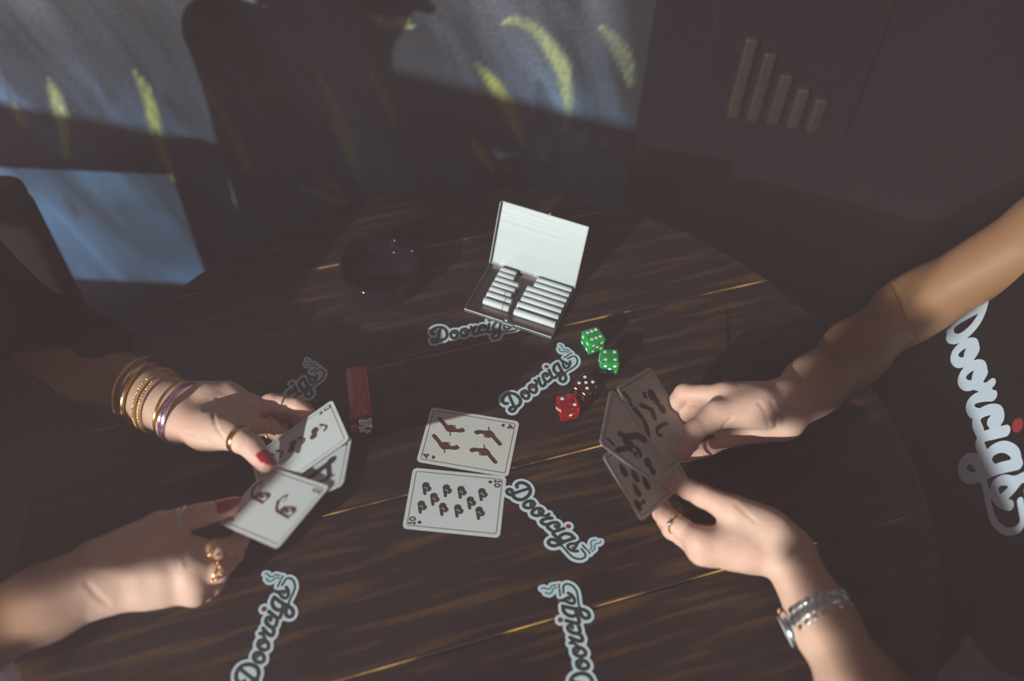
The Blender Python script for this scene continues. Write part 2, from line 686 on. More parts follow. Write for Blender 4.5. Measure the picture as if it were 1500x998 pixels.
YG = (.36, .37, .09)
YP = (.40, .42, .19)
DK = (.018, .028, .045)
for i, s in enumerate([[(55, 95), (72, 130), (82, 165)], [(110, 70), (150, 80), (165, 115), (160, 150)], [(125, 125), (140, 160), (150, 190)],
                       [(205, 55), (228, 95), (235, 140)], [(5, 95), (20, 130), (25, 170)], [(270, 100), (300, 150), (320, 200)],
                       [(540, 0), (580, 20), (640, 25)], [(440, 95), (470, 160), (490, 220)], [(640, 90), (690, 150), (720, 210)],
                       [(390, 60), (420, 110), (430, 160)], [(100, 290), (108, 325)], [(790, 120), (800, 170), (800, 220)]]):
    stroke(s, .016 if i not in (1, 6) else .028, DK, .75, 40 + i)
for i, (s, r, c_, a_) in enumerate([
        ([(72, 115), (82, 140), (92, 185), (98, 230)], .013, YP, .8), ([(20, 150), (28, 170), (35, 190)], .010, YP, .6),
        ([(195, 105), (215, 135), (228, 190), (245, 240), (262, 268)], .011, YG, .85), ([(300, 125), (325, 170), (350, 215), (370, 255)], .010, YG, .6),
        ([(345, 192), (352, 215), (362, 250)], .009, YG, .6), ([(465, 110), (490, 160), (510, 215), (527, 262)], .014, YG, .7),
        ([(440, 275), (475, 288), (510, 297)], .012, YG, .55), ([(465, 250), (485, 270), (500, 285)], .009, YG, .5),
        ([(545, 110), (565, 145), (578, 185)], .008, YG, .45), ([(700, 95), (728, 130), (752, 175), (768, 215)], .013, YG, .75),
        ([(738, 32), (760, 30), (795, 55), (822, 95), (830, 140), (828, 195)], .012, YP, .8), ([(800, 70), (822, 95), (830, 125)], .013, YP, .6),
        ([(880, 38), (900, 60), (918, 95), (925, 125)], .012, YP, .6), ([(693, 208), (708, 230), (722, 248)], .012, YG, .85),
        ([(735, 235), (745, 252)], .008, YG, .6), ([(790, 198), (795, 222), (800, 240)], .010, YG, .9), ([(803, 198), (806, 222)], .007, YG, .8),
        ([(853, 192), (857, 215)], .008, YG, .7), ([(885, 192), (886, 215)], .008, YG, .55), ([(545, 25), (575, 35), (605, 38)], .010, YP, .8),
        ([(580, 25), (600, 35)], .008, YP, .7), ([(335, 285), (355, 305)], .008, YP, .3), ([(0, 258), (12, 280), (25, 300)], .012, YG, .6)]):
    stroke(s, r, c_, a_, 80 + i)
nx_, nz_ = XX.shape
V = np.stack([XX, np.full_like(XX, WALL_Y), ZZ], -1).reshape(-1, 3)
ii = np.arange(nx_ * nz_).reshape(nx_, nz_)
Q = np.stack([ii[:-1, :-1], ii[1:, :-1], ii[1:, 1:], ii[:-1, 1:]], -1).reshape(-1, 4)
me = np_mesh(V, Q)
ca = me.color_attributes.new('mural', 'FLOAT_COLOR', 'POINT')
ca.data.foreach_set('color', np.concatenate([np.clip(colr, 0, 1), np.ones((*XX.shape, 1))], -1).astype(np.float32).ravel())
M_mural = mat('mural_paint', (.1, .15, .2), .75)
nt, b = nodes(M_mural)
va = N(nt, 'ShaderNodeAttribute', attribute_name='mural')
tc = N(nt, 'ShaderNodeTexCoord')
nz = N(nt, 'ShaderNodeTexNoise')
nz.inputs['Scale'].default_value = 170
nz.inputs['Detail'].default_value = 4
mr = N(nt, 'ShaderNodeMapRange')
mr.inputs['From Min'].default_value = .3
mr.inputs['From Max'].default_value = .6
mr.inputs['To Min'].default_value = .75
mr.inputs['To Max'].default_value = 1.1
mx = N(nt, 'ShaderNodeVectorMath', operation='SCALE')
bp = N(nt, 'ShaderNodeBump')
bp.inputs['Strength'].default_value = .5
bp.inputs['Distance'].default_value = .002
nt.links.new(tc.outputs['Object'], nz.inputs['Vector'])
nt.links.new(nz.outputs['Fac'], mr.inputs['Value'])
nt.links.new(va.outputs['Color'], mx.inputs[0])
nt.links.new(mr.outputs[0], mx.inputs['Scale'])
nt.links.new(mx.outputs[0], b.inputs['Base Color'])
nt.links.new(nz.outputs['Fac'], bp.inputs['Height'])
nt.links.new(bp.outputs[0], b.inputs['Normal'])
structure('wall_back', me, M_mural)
structure('wall_right', box_mesh((1.1, WALL_Y + .01, .25), (1.9, .06, 2.0)), M_dark_wall)

# gobo added out of view, square to the sun; bars shade arms and mural
LH = Vector((SUN_DIR.x, SUN_DIR.y, 0)).normalized()
gobo = structure('gobo_frame', box_mesh((0, 0, 0), (2.6, .05, .05)), M_chair)      # lower rail
WD = 1.5
gobo.location = (LH.x * WD + LH.y * .50, LH.y * WD - LH.x * .50, -.02)
gobo.rotation_euler = (0, 0, math.atan2(LH.y, LH.x) - math.pi / 2)
KZ = SUN_DIR.z / math.hypot(SUN_DIR.x, SUN_DIR.y) * WD * .942


def add_gobo_bar(a0, a1, b0, b1, slope=0.0):
    """gobo bar whose shadow covers a0..a1 across and b0..b1 upwards, seen along the sun"""
    za, zb = (b0 + KZ) / .942 + .02, (b1 + KZ) / .942 + .02
    me_ = box_mesh((a0 / 2 + a1 / 2 - .50, 0, za / 2 + zb / 2), (a1 - a0, .02, zb - za))
    for v in me_.vertices:
        v.co.z += (v.co.x + .50 - a0) * slope
    return obj('gobo_bar', me_, M_chair, gobo)


add_gobo_bar(.392, .640, .106, .150, -.36)
add_gobo_bar(.900, 1.75, .065, .120, -.063)
add_gobo_bar(-.60, .036, .143, .194, .137)
add_gobo_bar(.038, .113, .258, .318)
add_gobo_bar(.074, .082, .312, .95)
add_gobo_bar(.122, .168, .206, .243)
add_gobo_bar(.434, .640, -.004, .050)
add_gobo_bar(.470, .800, .214, .300)
add_gobo_bar(-.75, 1.75, .95, 1.0)

# ================================================================== TABLE
TC, TR_ = np.array([-.019, .432]), .412
table = tag(empty('round_table', (TC[0], TC[1], -UPZ)), 'round dark-stained plank table with worn pale joints under the cards', 'table')
dn = np.array([-math.sin(PLANK_ANG), math.cos(PLANK_ANG)])
dt = np.array([math.cos(PLANK_ANG), math.sin(PLANK_ANG)])
cn = TC @ dn
cuts = [cn - TR_, .132, .282, .432, .582, .732, cn + TR_]
for lo_, hi_ in zip(cuts, cuts[1:]):
    a0 = lo_ - cn + (.0007 if lo_ > cn - TR_ + .001 else 0)
    a1 = hi_ - cn - (.0007 if hi_ < cn + TR_ - .001 else 0)

    def ring(a0, a1, R):
        a0, a1 = max(a0, -R * .9999), min(a1, R * .9999)
        th0, th1 = math.asin(a0 / R), math.asin(a1 / R)
        r = [(R * math.cos(q), R * math.sin(q)) for q in np.linspace(th0, th1, 20)]
        l = [(-R * math.cos(q), R * math.sin(q)) for q in np.linspace(th1, th0, 20)]
        return r + l
    ch = .0011
    lev = [(ring(a0, a1, TR_ - .003), -.038), (ring(a0, a1, TR_), -.034), (ring(a0, a1, TR_), -.004), (ring(a0, a1, TR_ - .001), -ch), (ring(a0 + ch, a1 - ch, TR_ - .004), 0.0)]
    Vv, Ff, mi = [], [], []
    for r_, z_ in lev:
        Vv += [(*(dt * p[0] + dn * p[1]), z_ + UPZ) for p in r_]
    n = 40
    for L_ in range(4):
        for q in range(n):
            Ff.append((L_ * n + q, L_ * n + (q + 1) % n, (L_ + 1) * n + (q + 1) % n, (L_ + 1) * n + q))
            mi.append(1 if L_ == 3 and q in (19, 39) else 0)
    Ff += [tuple(range(4 * n, 5 * n)), tuple(range(n))[::-1]]
    mi += [0, 0]
    me = mesh(Vv, Ff)
    me.materials.append(M_wood)
    me.materials.append(M_worn)
    me.polygons.foreach_set('material_index', mi)
    obj('plank', me, None, table)
obj('pedestal', lathe_mesh([(0, .03), (.05, .03), (.04, .08), (.035, .6), (.09, .66), (.16, .7), (0, .7)], 24), M_black_metal, table, True)
obj('base', lathe_mesh([(0, 0), (.25, 0), (.25, .012), (.06, .035), (0, .035)], 40), M_black_metal, table, True)

# ================================================================== CHAIRS
def black_chair(loc, rz, label):
    """upholstered chair: the back's top edge reaches table height"""
    r = tag(empty('dining_chair', (*loc, -UPZ), Matrix.Rotation(rz, 3, 'Z')), label, 'chair')
    obj('seat', box_mesh((0, .02, .44), (.42, .42, .06), bevel=.02), M_chair, r, True)
    obj('top_rail', box_mesh((0, -.20, .725), (.42, .035, .065), bevel=.017, seg=4), M_chair, r, True)
    for sx in (-1, 1):
        obj('back_post', box_mesh((sx * .178, -.20, .575), (.064, .035, .31), bevel=.012, seg=3), M_chair, r, True)
    for sx in (-1, 1):
        obj('leg', box_mesh((sx * .17, .19, .205), (.035, .035, .41), bevel=.004), M_chair, r)
        obj('leg', box_mesh((sx * .17, -.18, .205), (.035, .035, .41), bevel=.004), M_chair, r)
    return r


ch1 = black_chair((-.782, .60), math.pi, 'black open-backed chair with rounded corner between the mural wall and the table')
# slats added for faint brown stripes; stepped heights imitate light and shade
rack = tag(empty('added_slats', (.315, WALL_Y - .022, .02)), 'dim brown added wooden vent on the dark wall, upper right', 'stripes')
obj('frame', box_mesh((0, .0, .07), (.20, .012, .24), bevel=.004), M_dark_wall, rack)
for q in range(5):
    hh = (.115, .10, .075, .06, .05)[q]
    obj('slat', box_mesh((-.052 + .026 * q, -.010, -.004 * q + hh / 2), (.015, .010, hh), bevel=.003), M_chair_wood, rack)

# ================================================================== STICKERS
LET = {'D': ([(-20.3, 4.6), (-22.2, 5.7), (-22.4, 8.6), (-20.4, 11.5), (-16.1, 13.2), (-11.6, 12.7), (-8.3, 10.0), (-6.8, 5.3), (-7.3, 0.4), (-9.3, -2.6), (-12.6, -4.4), (-16.7, -4.6), (-19.2, -5.8), (-21.6, -6.3), (-23.6, -5.1), (-23.5, -2.5), (-21.2, -1.4), (-18.6, -2.3), (-16.4, -3.6)], 1.72), 'Ds': ([(-12.8, 10.1), (-14.9, 4.8), (-17.0, -1.1), (-17.3, -4.0)], 1.55), 'o1': ([(2.8, 5.3), (-0.6, 5.2), (-3.0, 2.1), (-3.2, -2.1), (-1.3, -4.0), (1.9, -2.8), (3.9, 0.6), (3.7, 3.8), (2.8, 5.3)], 1.62), 'o1c': ([(-0.3, 4.1), (1.3, 1.8), (4.8, 1.2), (7.2, 1.4)], 1.3), 'o2': ([(13.6, 6.0), (10.1, 5.9), (7.6, 2.7), (7.4, -1.5), (9.3, -3.5), (12.6, -2.2), (14.7, 1.2), (14.4, 4.4), (13.6, 6.0)], 1.62), 'o2c': ([(10.4, 4.7), (12.0, 2.4), (15.5, 1.8), (18.3, 4.4), (20.0, 5.7)], 1.3), 'rb': ([(19.3, 8.0), (19.6, 5.2), (23.6, 6.6)], 1.44), 'r': ([(24.0, 7.1), (21.9, 4.0), (20.0, 0.1), (20.4, -2.7), (23.7, -2.6), (26.2, -0.4)], 1.65), 'c': ([(32.1, 3.8), (34.1, 4.8), (33.4, 7.3), (30.3, 7.3), (27.6, 4.0), (26.6, -0.4), (28.7, -2.1), (32.5, -1.7)], 1.65), 'i': ([(38.8, 8.1), (37.1, 4.0), (35.3, -0.5), (36.2, -2.8), (39.7, -2.7), (42.7, -2.4)], 1.65), 'g': ([(51.5, 8.5), (47.1, 8.6), (43.1, 5.4), (41.9, 0.8), (44.0, -1.8), (47.2, -1.3)], 1.65), 'g2': ([(51.7, 8.7), (48.9, 1.3), (47.4, -4.7), (46.0, -9.2), (43.4, -11.8), (39.8, -12.1), (38.7, -9.0), (40.7, -6.3), (44.6, -5.1), (48.2, -5.3)], 1.65), 'sw': ([(48.2, -5.3), (52.6, -5.0), (57.8, -5.4), (64.3, -5.1), (69.3, -2.0), (71.1, 2.1), (69.8, 5.0), (66.4, 5.8), (63.5, 6.2)], 0.93), 's1': ([(57.1, 10.1), (56.2, 5.8), (53.6, 2.2), (53.4, -1.3), (56.8, -2.1), (60.5, -0.3), (62.7, 2.1)], 1.44), 's2': ([(56.9, 7.6), (58.5, 3.8), (59.1, 0.4)], 1.38), 'cig': ([(61.5, 9.4), (66.8, 9.1)], 0.83)}
RED = {'t1': ([(68.5, 9.2), (69.4, 9.2)], 0.83), 't2': ([(70.5, 8.9), (71.4, 8.8)], 0.83)}
DOT = ([(39.9, 12.8)], 2.3)
TEAL = {'s1': ([(69.6, 24.5), (70.1, 22.4), (68.5, 19.9), (68.7, 17.2), (71.1, 15.2), (71.2, 11.7)], 0.65), 's2': ([(65.5, 21.6), (64.1, 18.6), (65.4, 15.9), (68.1, 14.4), (69.0, 11.5)], 0.65)}


def chains(d, extra=0.0, dx=0, dy=0):
    def f(X, Y):
        D = np.full(X.shape, 1e9)
        for pts, r in d.values():
            D = np.minimum(D, d_chain(X - dx, Y - dy, pts, r + extra))
        return D
    return f


LBOX = (-28, 76, -18, 30)
ALLD = {**LET, **RED, 'dot': DOT, **TEAL}
_f0 = chains(ALLD)


def outline(X, Y):
    D = _f0(X, Y) - 2.5
    return np.minimum(D, np.maximum(d_poly(X, Y, [(-20, -5), (-20, 8), (60, 9), (70, 18), (72, 0), (60, -5)]) - .5, _f0(X, Y) - 5.0))


me_base = fill(outline, LBOX, .5, z=.00035, thick=.0003)
me_let = fill(chains(LET, -.16), LBOX, .33, z=.00044)
me_teal_edge = fill(chains(LET, .16), LBOX, .4, z=.00039)
me_tip = fill(chains(RED), (66, 74, 6, 12), .25, z=.00044)
me_dot = fill(chains({'d': DOT}), (36, 44, 9, 17), .3, z=.00044)
me_smoke = fill(chains(TEAL, .15), (62, 74, 9, 27), .3, z=.00044)
for m_, q in ((me_base, M_vinyl), (me_let, M_letter), (me_teal_edge, M_shadow_ink), (me_tip, M_dot), (me_dot, M_dot), (me_smoke, M_teal)):
    m_.materials.append(q)


def sticker(x, y, ang, label, z=0.0003):
    r = tag(empty('sticker', (x, y, z), Matrix.Rotation(math.radians(ang), 3, 'Z')), label, 'sticker', 'lettering stickers scattered on the table')
    for nm, m_ in (('backing', me_base), ('letter_edge', me_teal_edge), ('lettering', me_let), ('cigarette_tip', me_tip), ('red_dot', me_dot), ('smoke', me_smoke)):
        obj(nm, m_, None, r)
    return r


sticker(.016, .5433, 43.3, 'script-lettered sticker lying fully visible left of the dice')
sticker(.0214, .4216, -46.2, 'script-lettered sticker touching the right corner of the ten card')
sticker(-.0605, .6158, 13.6, 'script-lettered sticker partly tucked under the open cigarette case')
sticker(-.1949, .2705, 78.3, 'script-lettered sticker at the bottom edge below the gold-ringed hand')
sticker(.0704, .2766, 99.5, 'script-lettered sticker at the bottom edge right of centre, upside down')
sticker(-.2316, .5063, 51.7, 'dim script-lettered sticker half hidden by fingers, left of the red lighter')


# ================================================================== PLAYING CARDS
def aff(O, U, V, Lx=88.0, Ly=63.0, corner=(44, 31.5), sx=-1, sy=-1):
    """drawing coordinates -> card mm; O at `corner`, U is the long side towards sx, V the short side towards sy"""
    A = np.linalg.inv(np.array([[U[0] - O[0], V[0] - O[0]], [U[1] - O[1], V[1] - O[1]]], float))

    def f(p):
        a, b_ = A @ (np.array(p, float) - O)
        return (corner[0] + sx * Lx * a, corner[1] + sy * Ly * b_)
    return f


GLYPH = {'4': [[(1.2, -2.2), (1.2, 2.2), (-1.6, -.9), (2.0, -.9)]], '3': [[(-1.4, 2.1), (.4, 2.2), (1.1, 1.2), (-.1, .2), (1.2, -.9), (.3, -2.1), (-1.5, -2.0)]],
         '2': [[(-1.4, 1.2), (-.4, 2.2), (1.1, 1.7), (.9, .4), (-1.4, -2.1), (1.5, -2.1)]], '1': [[(-.7, 1.5), (0, 2.2), (0, -2.2)], [(-.9, -2.2), (.9, -2.2)]],
         '0': [[(0, 2.2), (-1.3, 1.0), (-1.3, -1.0), (0, -2.2), (1.3, -1.0), (1.3, 1.0), (0, 2.2)]], 'J': [[(1.0, 2.2), (1.0, -1.2), (0, -2.2), (-1.2, -1.2)], [(-.2, 2.2), (1.9, 2.2)]],
         'K': [[(-1.2, 2.2), (-1.2, -2.2)], [(1.3, 2.2), (-1.1, 0), (1.4, -2.2)]], '6': [[(1.0, 2.1), (-.8, .6), (-1.2, -1.2), (0, -2.2), (1.2, -1.2), (.3, .1), (-1.0, -.6)]]}


def glyph_sdf(ch, c, rot, r=.58, s=1.22):
    """rot: quarter turns of the upright glyph on the card"""
    ca_, sa_ = math.cos(rot), math.sin(rot)
    return [('chain', [(c[0] + s * (x * ca_ - y * sa_), c[1] + s * (x * sa_ + y * ca_)) for x, y in st], r * s, False) for st in GLYPH[ch]]


def suit(kind, c, rot, s=1.15):
    ca_, sa_ = math.cos(rot), math.sin(rot)
    R_ = lambda p: (c[0] + s * (p[0] * ca_ - p[1] * sa_), c[1] + s * (p[0] * sa_ + p[1] * ca_))
    if kind == 'heart':
        return [('dot', R_((-.8, .5)), 1.0 * s), ('dot', R_((.8, .5)), 1.0 * s), ('poly', [R_(p) for p in ((-1.7, .2), (0, -2), (1.7, .2), (0, .8))])]
    if kind == 'diamond':
        return [('poly', [R_(p) for p in ((0, 2.1), (1.7, 0), (0, -2.1), (-1.7, 0))])]
    return [('dot', R_((-.8, -.4)), 1.0 * s), ('dot', R_((.8, -.4)), 1.0 * s), ('poly', [R_(p) for p in ((-1.7, -.1), (0, 2), (1.7, -.1))]), ('chain', [R_((0, 0)), R_((0, -2))], .4 * s, False)]


def ops_sdf(ops):
    def f(X, Y):
        D = np.full(X.shape, 1e9)
        for o_ in ops:
            if o_[0] == 'dot':
                D = np.minimum(D, np.hypot(X - o_[1][0], Y - o_[1][1]) - o_[2])
            elif o_[0] == 'chain':
                D = np.minimum(D, d_chain(X, Y, o_[1], o_[2], o_[3] if len(o_) > 3 else True))
            elif o_[0] == 'poly':
                D = np.minimum(D, d_poly(X, Y, o_[1]))
            elif o_[0] == 'hole':
                D = np.maximum(D, -(np.hypot(X - o_[1][0], Y - o_[1][1]) - o_[2]))
            elif o_[0] == 'cut':
                D = np.maximum(D, -d_chain(X, Y, o_[1], o_[2]))
        return D
    return f


me_card = fill(lambda X, Y: d_rrect(X, Y, 44, 31.5, 4.2), (-45, 45, -32.5, 32.5), .75, z=.00016, thick=.00032)
me_card.materials.append(M_card)
me_card_cool = me_card.copy()
me_card_cool.materials.clear()
me_card_cool.materials.append(M_card_cool)


def frame_sdf(X, Y):
    return np.abs(d_rrect(X, Y, 40.4, 27.9, 1.6)) - .33


me_frame = {}
for nm, m_ in (('red', M_ink_red), ('black', M_ink_black)):
    q = fill(frame_sdf, (-42, 42, -29.5, 29.5), .4, z=.00021)
    q.materials.append(m_)
    me_frame[nm] = q


def card(pos, x, n, ops, ink, label, group, cool=False, h=.33):
    x, n = nrm(x), nrm(n)
    x = nrm(x - n * (x @ n))
    R = Matrix((x, np.cross(n, x), n)).transposed()
    r = tag(empty('playing_card', pos, R), label, 'playing card', group)
    obj('card_face', me_card_cool if cool else me_card, None, r)
    obj('frame_line', me_frame[ink], None, r)
    m_ = M_ink_red if ink == 'red' else M_ink_black
    a_ = fill(ops_sdf(ops), (-41, 41, -29, 29), h, z=.00021)
    obj('printed_pips', a_, m_, r)['kind'] = 'stuff'
    return r


PI = math.pi
# four with revolvers
fa = aff((1337, 316), (269, 142), (1198, 990))          # corner +x +y
rev = [('chain', [(378, 292), (425, 345), (470, 400)], 'w2.0'), ('dot', (375, 292), 1.6), ('dot', (508, 412), 4.3), ('chain', [(470, 400), (545, 430)], 'w2.6'),
       ('chain', [(545, 428), (600, 438), (648, 428)], 'w2.0'), ('poly', [(615, 425), (655, 400), (688, 432), (680, 450), (640, 462), (600, 462)]), ('chain', [(505, 450), (514, 498)], 'w.6')]


def draw(shapes, f, off=(0, 0), flip=None):
    out = []

    def tr(p):
        q = f((p[0] + off[0], p[1] + off[1]))
        return (-q[0] + 2 * flip[0], -q[1] + 2 * flip[1]) if flip else q
    for s_ in shapes:
        if s_[0] in ('dot', 'hole'): out.append((s_[0], tr(s_[1]), s_[2]))
        elif s_[0] == 'poly': out.append(('poly', [tr(p) for p in s_[1]]))
        else: out.append((s_[0], [tr(p) for p in s_[1]], float(str(s_[2]).lstrip('w'))))
    return out


c_rev = fa((520, 400))
guard = lambda f, off=(0, 0), c=None: []
ops = []
for dst, fl in (((520, 400), False), ((462, 612), False), ((960, 490), True), ((908, 708), True)):
    off = (dst[0] - 520, dst[1] - 400)
    if not fl:
        ops += draw(rev, fa, off)
        ops.append(('chain', [(fa((548 + off[0] + 22 * math.cos(t_), 394 + off[1] + 22 * math.sin(t_)))) for t_ in np.linspace(0, 6.28, 9)], .45))
    else:
        c2 = fa(dst)
        mid_ = ((c_rev[0] + c2[0]) / 2, (c_rev[1] + c2[1]) / 2)
        ops += draw(rev, fa, (0, 0), mid_)
        ops.append(('chain', [(2 * mid_[0] - q[0], 2 * mid_[1] - q[1]) for q in [fa((548 + 22 * math.cos(t_), 394 + 22 * math.sin(t_))) for t_ in np.linspace(0, 6.28, 9)]], .45))
ops += glyph_sdf('4', (36.3, 24.0), -PI / 2) + suit('heart', (29.0, 24.0), -PI / 2) + glyph_sdf('4', (-36.3, -24.0), PI / 2) + suit('heart', (-29.0, -24.0), PI / 2)
TABLE_CARDS = 'two cards face up on the table'
card((-.0372, .4873, .0003), (math.cos(-.1411), math.sin(-.1411), 0), (0, 0, 1), ops, 'red', 'cream four of hearts card printed with four revolvers, flat on the table', TABLE_CARDS)
# ten with blobs
fb = aff((1346, 192), (209, 89), (1268, 952))
blob = [('dot', (375, 318), 3.5), ('dot', (412, 358), 2.6), ('chain', [(352, 320), (362, 380), (370, 422)], 'w1.5'), ('chain', [(380, 340), (405, 365)], 'w2.6')]
ops = []
for c_ in ((375, 325), (622, 350), (800, 368), (1050, 393), (478, 458), (915, 500), (335, 557), (590, 582), (768, 600), (1022, 625)):
    ops += draw(blob, fb, (c_[0] - 375, c_[1] - 325))
    ops.append(('cut', [fb((c_[0] - 16, c_[1] + 20)), fb((c_[0] + 8, c_[1] + 22)), fb((c_[0] + 22, c_[1] + 45))], .28))
ops += glyph_sdf('1', (36.3, 25.3), -PI / 2) + glyph_sdf('0', (36.3, 21.2), -PI / 2) + suit('diamond', (29.5, 24.0), -PI / 2)
ops += glyph_sdf('1', (-36.3, -25.3), PI / 2) + glyph_sdf('0', (-36.3, -21.2), PI / 2) + suit('diamond', (-29.5, -24.0), PI / 2)
card((-.0453, .4215, .0003), (math.cos(-.0591), math.sin(-.0591), 0), (0, 0, 1), ops, 'black', 'pale ten of diamonds card with ten black pips, flat on the table', TABLE_CARDS, cool=True)

# held on the left
HELD_L = 'three cards fanned in the left-hand player\'s hands'
f2 = aff((1215, 320), (530, 110), (700, 950))
pir = [('chain', [(470, 285), (420, 310), (385, 350), (368, 400)], 'w1.2'), ('chain', [(468, 290), (455, 330), (430, 360)], 'w.5'), ('chain', [(372, 350), (365, 430), (390, 460)], 'w1.5'),
       ('dot', (440, 430), 3.4), ('dot', (495, 430), 3.6), ('dot', (550, 432), 2.6), ('chain', [(400, 465), (450, 485), (500, 508)], 'w1.4'), ('chain', [(500, 505), (570, 445)], 'w1.0'), ('chain', [(460, 410), (560, 412)], 'w1.2'),
       ('hole', (505, 425), 1.1), ('hole', (525, 450), .9)]
ops = draw(pir, f2) + draw(pir, f2, (295, 138))
ops += glyph_sdf('2', (37.0, 24.3), -PI / 2) + suit('heart', (30.5, 24.3), -PI / 2) + glyph_sdf('2', (-37.0, -24.3), PI / 2) + suit('heart', (-30.5, -24.3), PI / 2)
two_pos, two_x, two_n = (-.1876, .3657, .0849), (.725, -.470, .504), (-.458, .218, .862)
card(two_pos, two_x, two_n, ops, 'red', 'two of hearts card held lowest between both hands of the left player', HELD_L, cool=True)
f3 = aff((1130, 40), (200, 699), (1325, 490))
chy = [('dot', (940, 392), 3.7), ('dot', (930, 456), 3.7), ('chain', [(960, 420), (1000, 370), (1030, 335)], 'w.4'), ('chain', [(1000, 332), (1030, 328)], 'w1.2'), ('chain', [(1068, 340), (1070, 365), (1050, 392)], 'w1.3'), ('chain', [(1030, 335), (1070, 340)], 'w.6')]
ops = draw(chy, f3) + draw(chy, f3, (-245, 145)) + draw(chy, f3, (-490, 290))
ops += glyph_sdf('3', (37.0, 24.3), -PI / 2) + suit('spade', (30.5, 24.3), -PI / 2) + glyph_sdf('3', (-37.0, -24.3), PI / 2) + suit('spade', (-30.5, -24.3), PI / 2)
three_pos, three_x, three_n = (-.1789, .4258, .0748), (.789, .508, .345), (-.469, .135, .873)
card(three_pos, three_x, three_n, ops, 'red', 'card with cherry pairs under the red thumbnail of the left player', HELD_L, cool=True)
ops = [('chain', [(-6, -6), (4, -3), (14, 2), (24, 6)], 4.2), ('dot', (27, 9), 5.0), ('chain', [(24, 6), (26, -2), (28, -12)], 2.6), ('chain', [(14, -13), (24, -14), (32, -13)], 1.5), ('chain', [(2, -8), (8, -12), (15, -13)], 1.8),
       ('chain', [(6, -18), (14, -20), (24, -19)], .8), ('chain', [(-20, 8), (-8, 2)], 4), ('hole', (10, -6), 2.4), ('dot', (2, -2), 2.5)]
ops += glyph_sdf('J', (37, 24.3), -PI / 2) + suit('diamond', (30.5, 24.3), -PI / 2)
card((-.1683, .3924, .0810), (.864, .216, .454), (-.5, .274, .821), ops, 'black', 'face card peeking out behind the cherry card in the left fan', HELD_L, cool=True)

# held on the right (in shade)
HELD_R = 'three cards fanned in the right-hand player\'s hands'
fA = aff((250, 270), (692, 1015), (550, 80), corner=(-44, -31.5), sx=1, sy=1)
ops = draw([('dot', (560, 345), 6.0), ('dot', (500, 345), 3.6), ('dot', (600, 400), 4.4), ('dot', (650, 470), 5.0), ('chain', [(465, 435), (510, 450), (540, 470)], 'w2.6'), ('chain', [(560, 480), (580, 540)], 'w3.2'),
            ('chain', [(410, 465), (470, 540), (510, 620), (520, 685)], 'w3.0'), ('chain', [(600, 640), (640, 615), (690, 600)], 'w2.0'), ('chain', [(600, 640), (610, 690), (640, 700)], 'w2.0'), ('hole', (560, 440), 1.8),
            ('hole', (520, 345), 1.3), ('chain', [(318, 318), (365, 380)], 'w2.0'), ('dot', (376, 422), 2.4)], fA)
card((.1366, .4854, .0574), (.5476, -.7123, -.4389), (.6014, -.0296, .7984), ops, 'black', 'shaded face card with a dancing figure, topmost of the right fan', HELD_R)
fB = aff((190, 330), (790, 740), (130, 750), corner=(-44, 31.5), sx=1, sy=-1)
ops = draw([('chain', [(285, 680), (340, 700), (430, 690)], 'w3.0'), ('dot', (370, 770), 6), ('dot', (430, 820), 6), ('dot', (330, 730), 4), ('chain', [(270, 800), (330, 790)], 'w2.6'), ('chain', [(440, 700), (480, 720)], 'w4'), ('dot', (520, 900), 5),
            ('dot', (560, 960), 4), ('hole', (405, 800), 2.0), ('hole', (440, 850), 1.6), ('chain', [(195, 720), (240, 760)], 'w1.8'), ('dot', (265, 800), 2.0)], fB)
card((.1170, .4503, .0699), (.7771, -.2107, -.5931), (.6014, -.0296, .7984), ops, 'black', 'shaded card with a dark beast, middle of the right fan', HELD_R)
fC = aff((137, 175), (630, -220), (500, 775), corner=(-44, 31.5), sx=1, sy=-1)
leaf = [('poly', [(-35, -70), (10, -30), (45, 30), (48, 62), (15, 70), (-20, 30), (-32, -20)])]
ops = []
for c_ in ((330, 295), (440, 345), (545, 412), (455, 482)):
    ops += draw(leaf, fC, c_)
ops += draw([('chain', [(455, 600), (480, 650)], 'w3.0'), ('chain', [(440, 640), (490, 610)], 'w2.0'), ('dot', (520, 592), 2.4)], fC)
card((.1222, .4273, .0641), (.5814, .7017, -.4119), (.6014, -.0296, .7984), ops, 'black', 'shaded card with four leaf-shaped pips, lowest of the right fan', HELD_R)

# ================================================================== DICE
S = .019
PIP = {1: [(0, 0)], 2: [(-1, 1), (1, -1)], 3: [(-1, 1), (0, 0), (1, -1)], 4: [(-1, -1), (-1, 1), (1, -1), (1, 1)], 5: [(-1, -1), (-1, 1), (1, -1), (1, 1), (0, 0)],
       6: [(-1, -1), (-1, 0), (-1, 1), (1, -1), (1, 0), (1, 1)]}


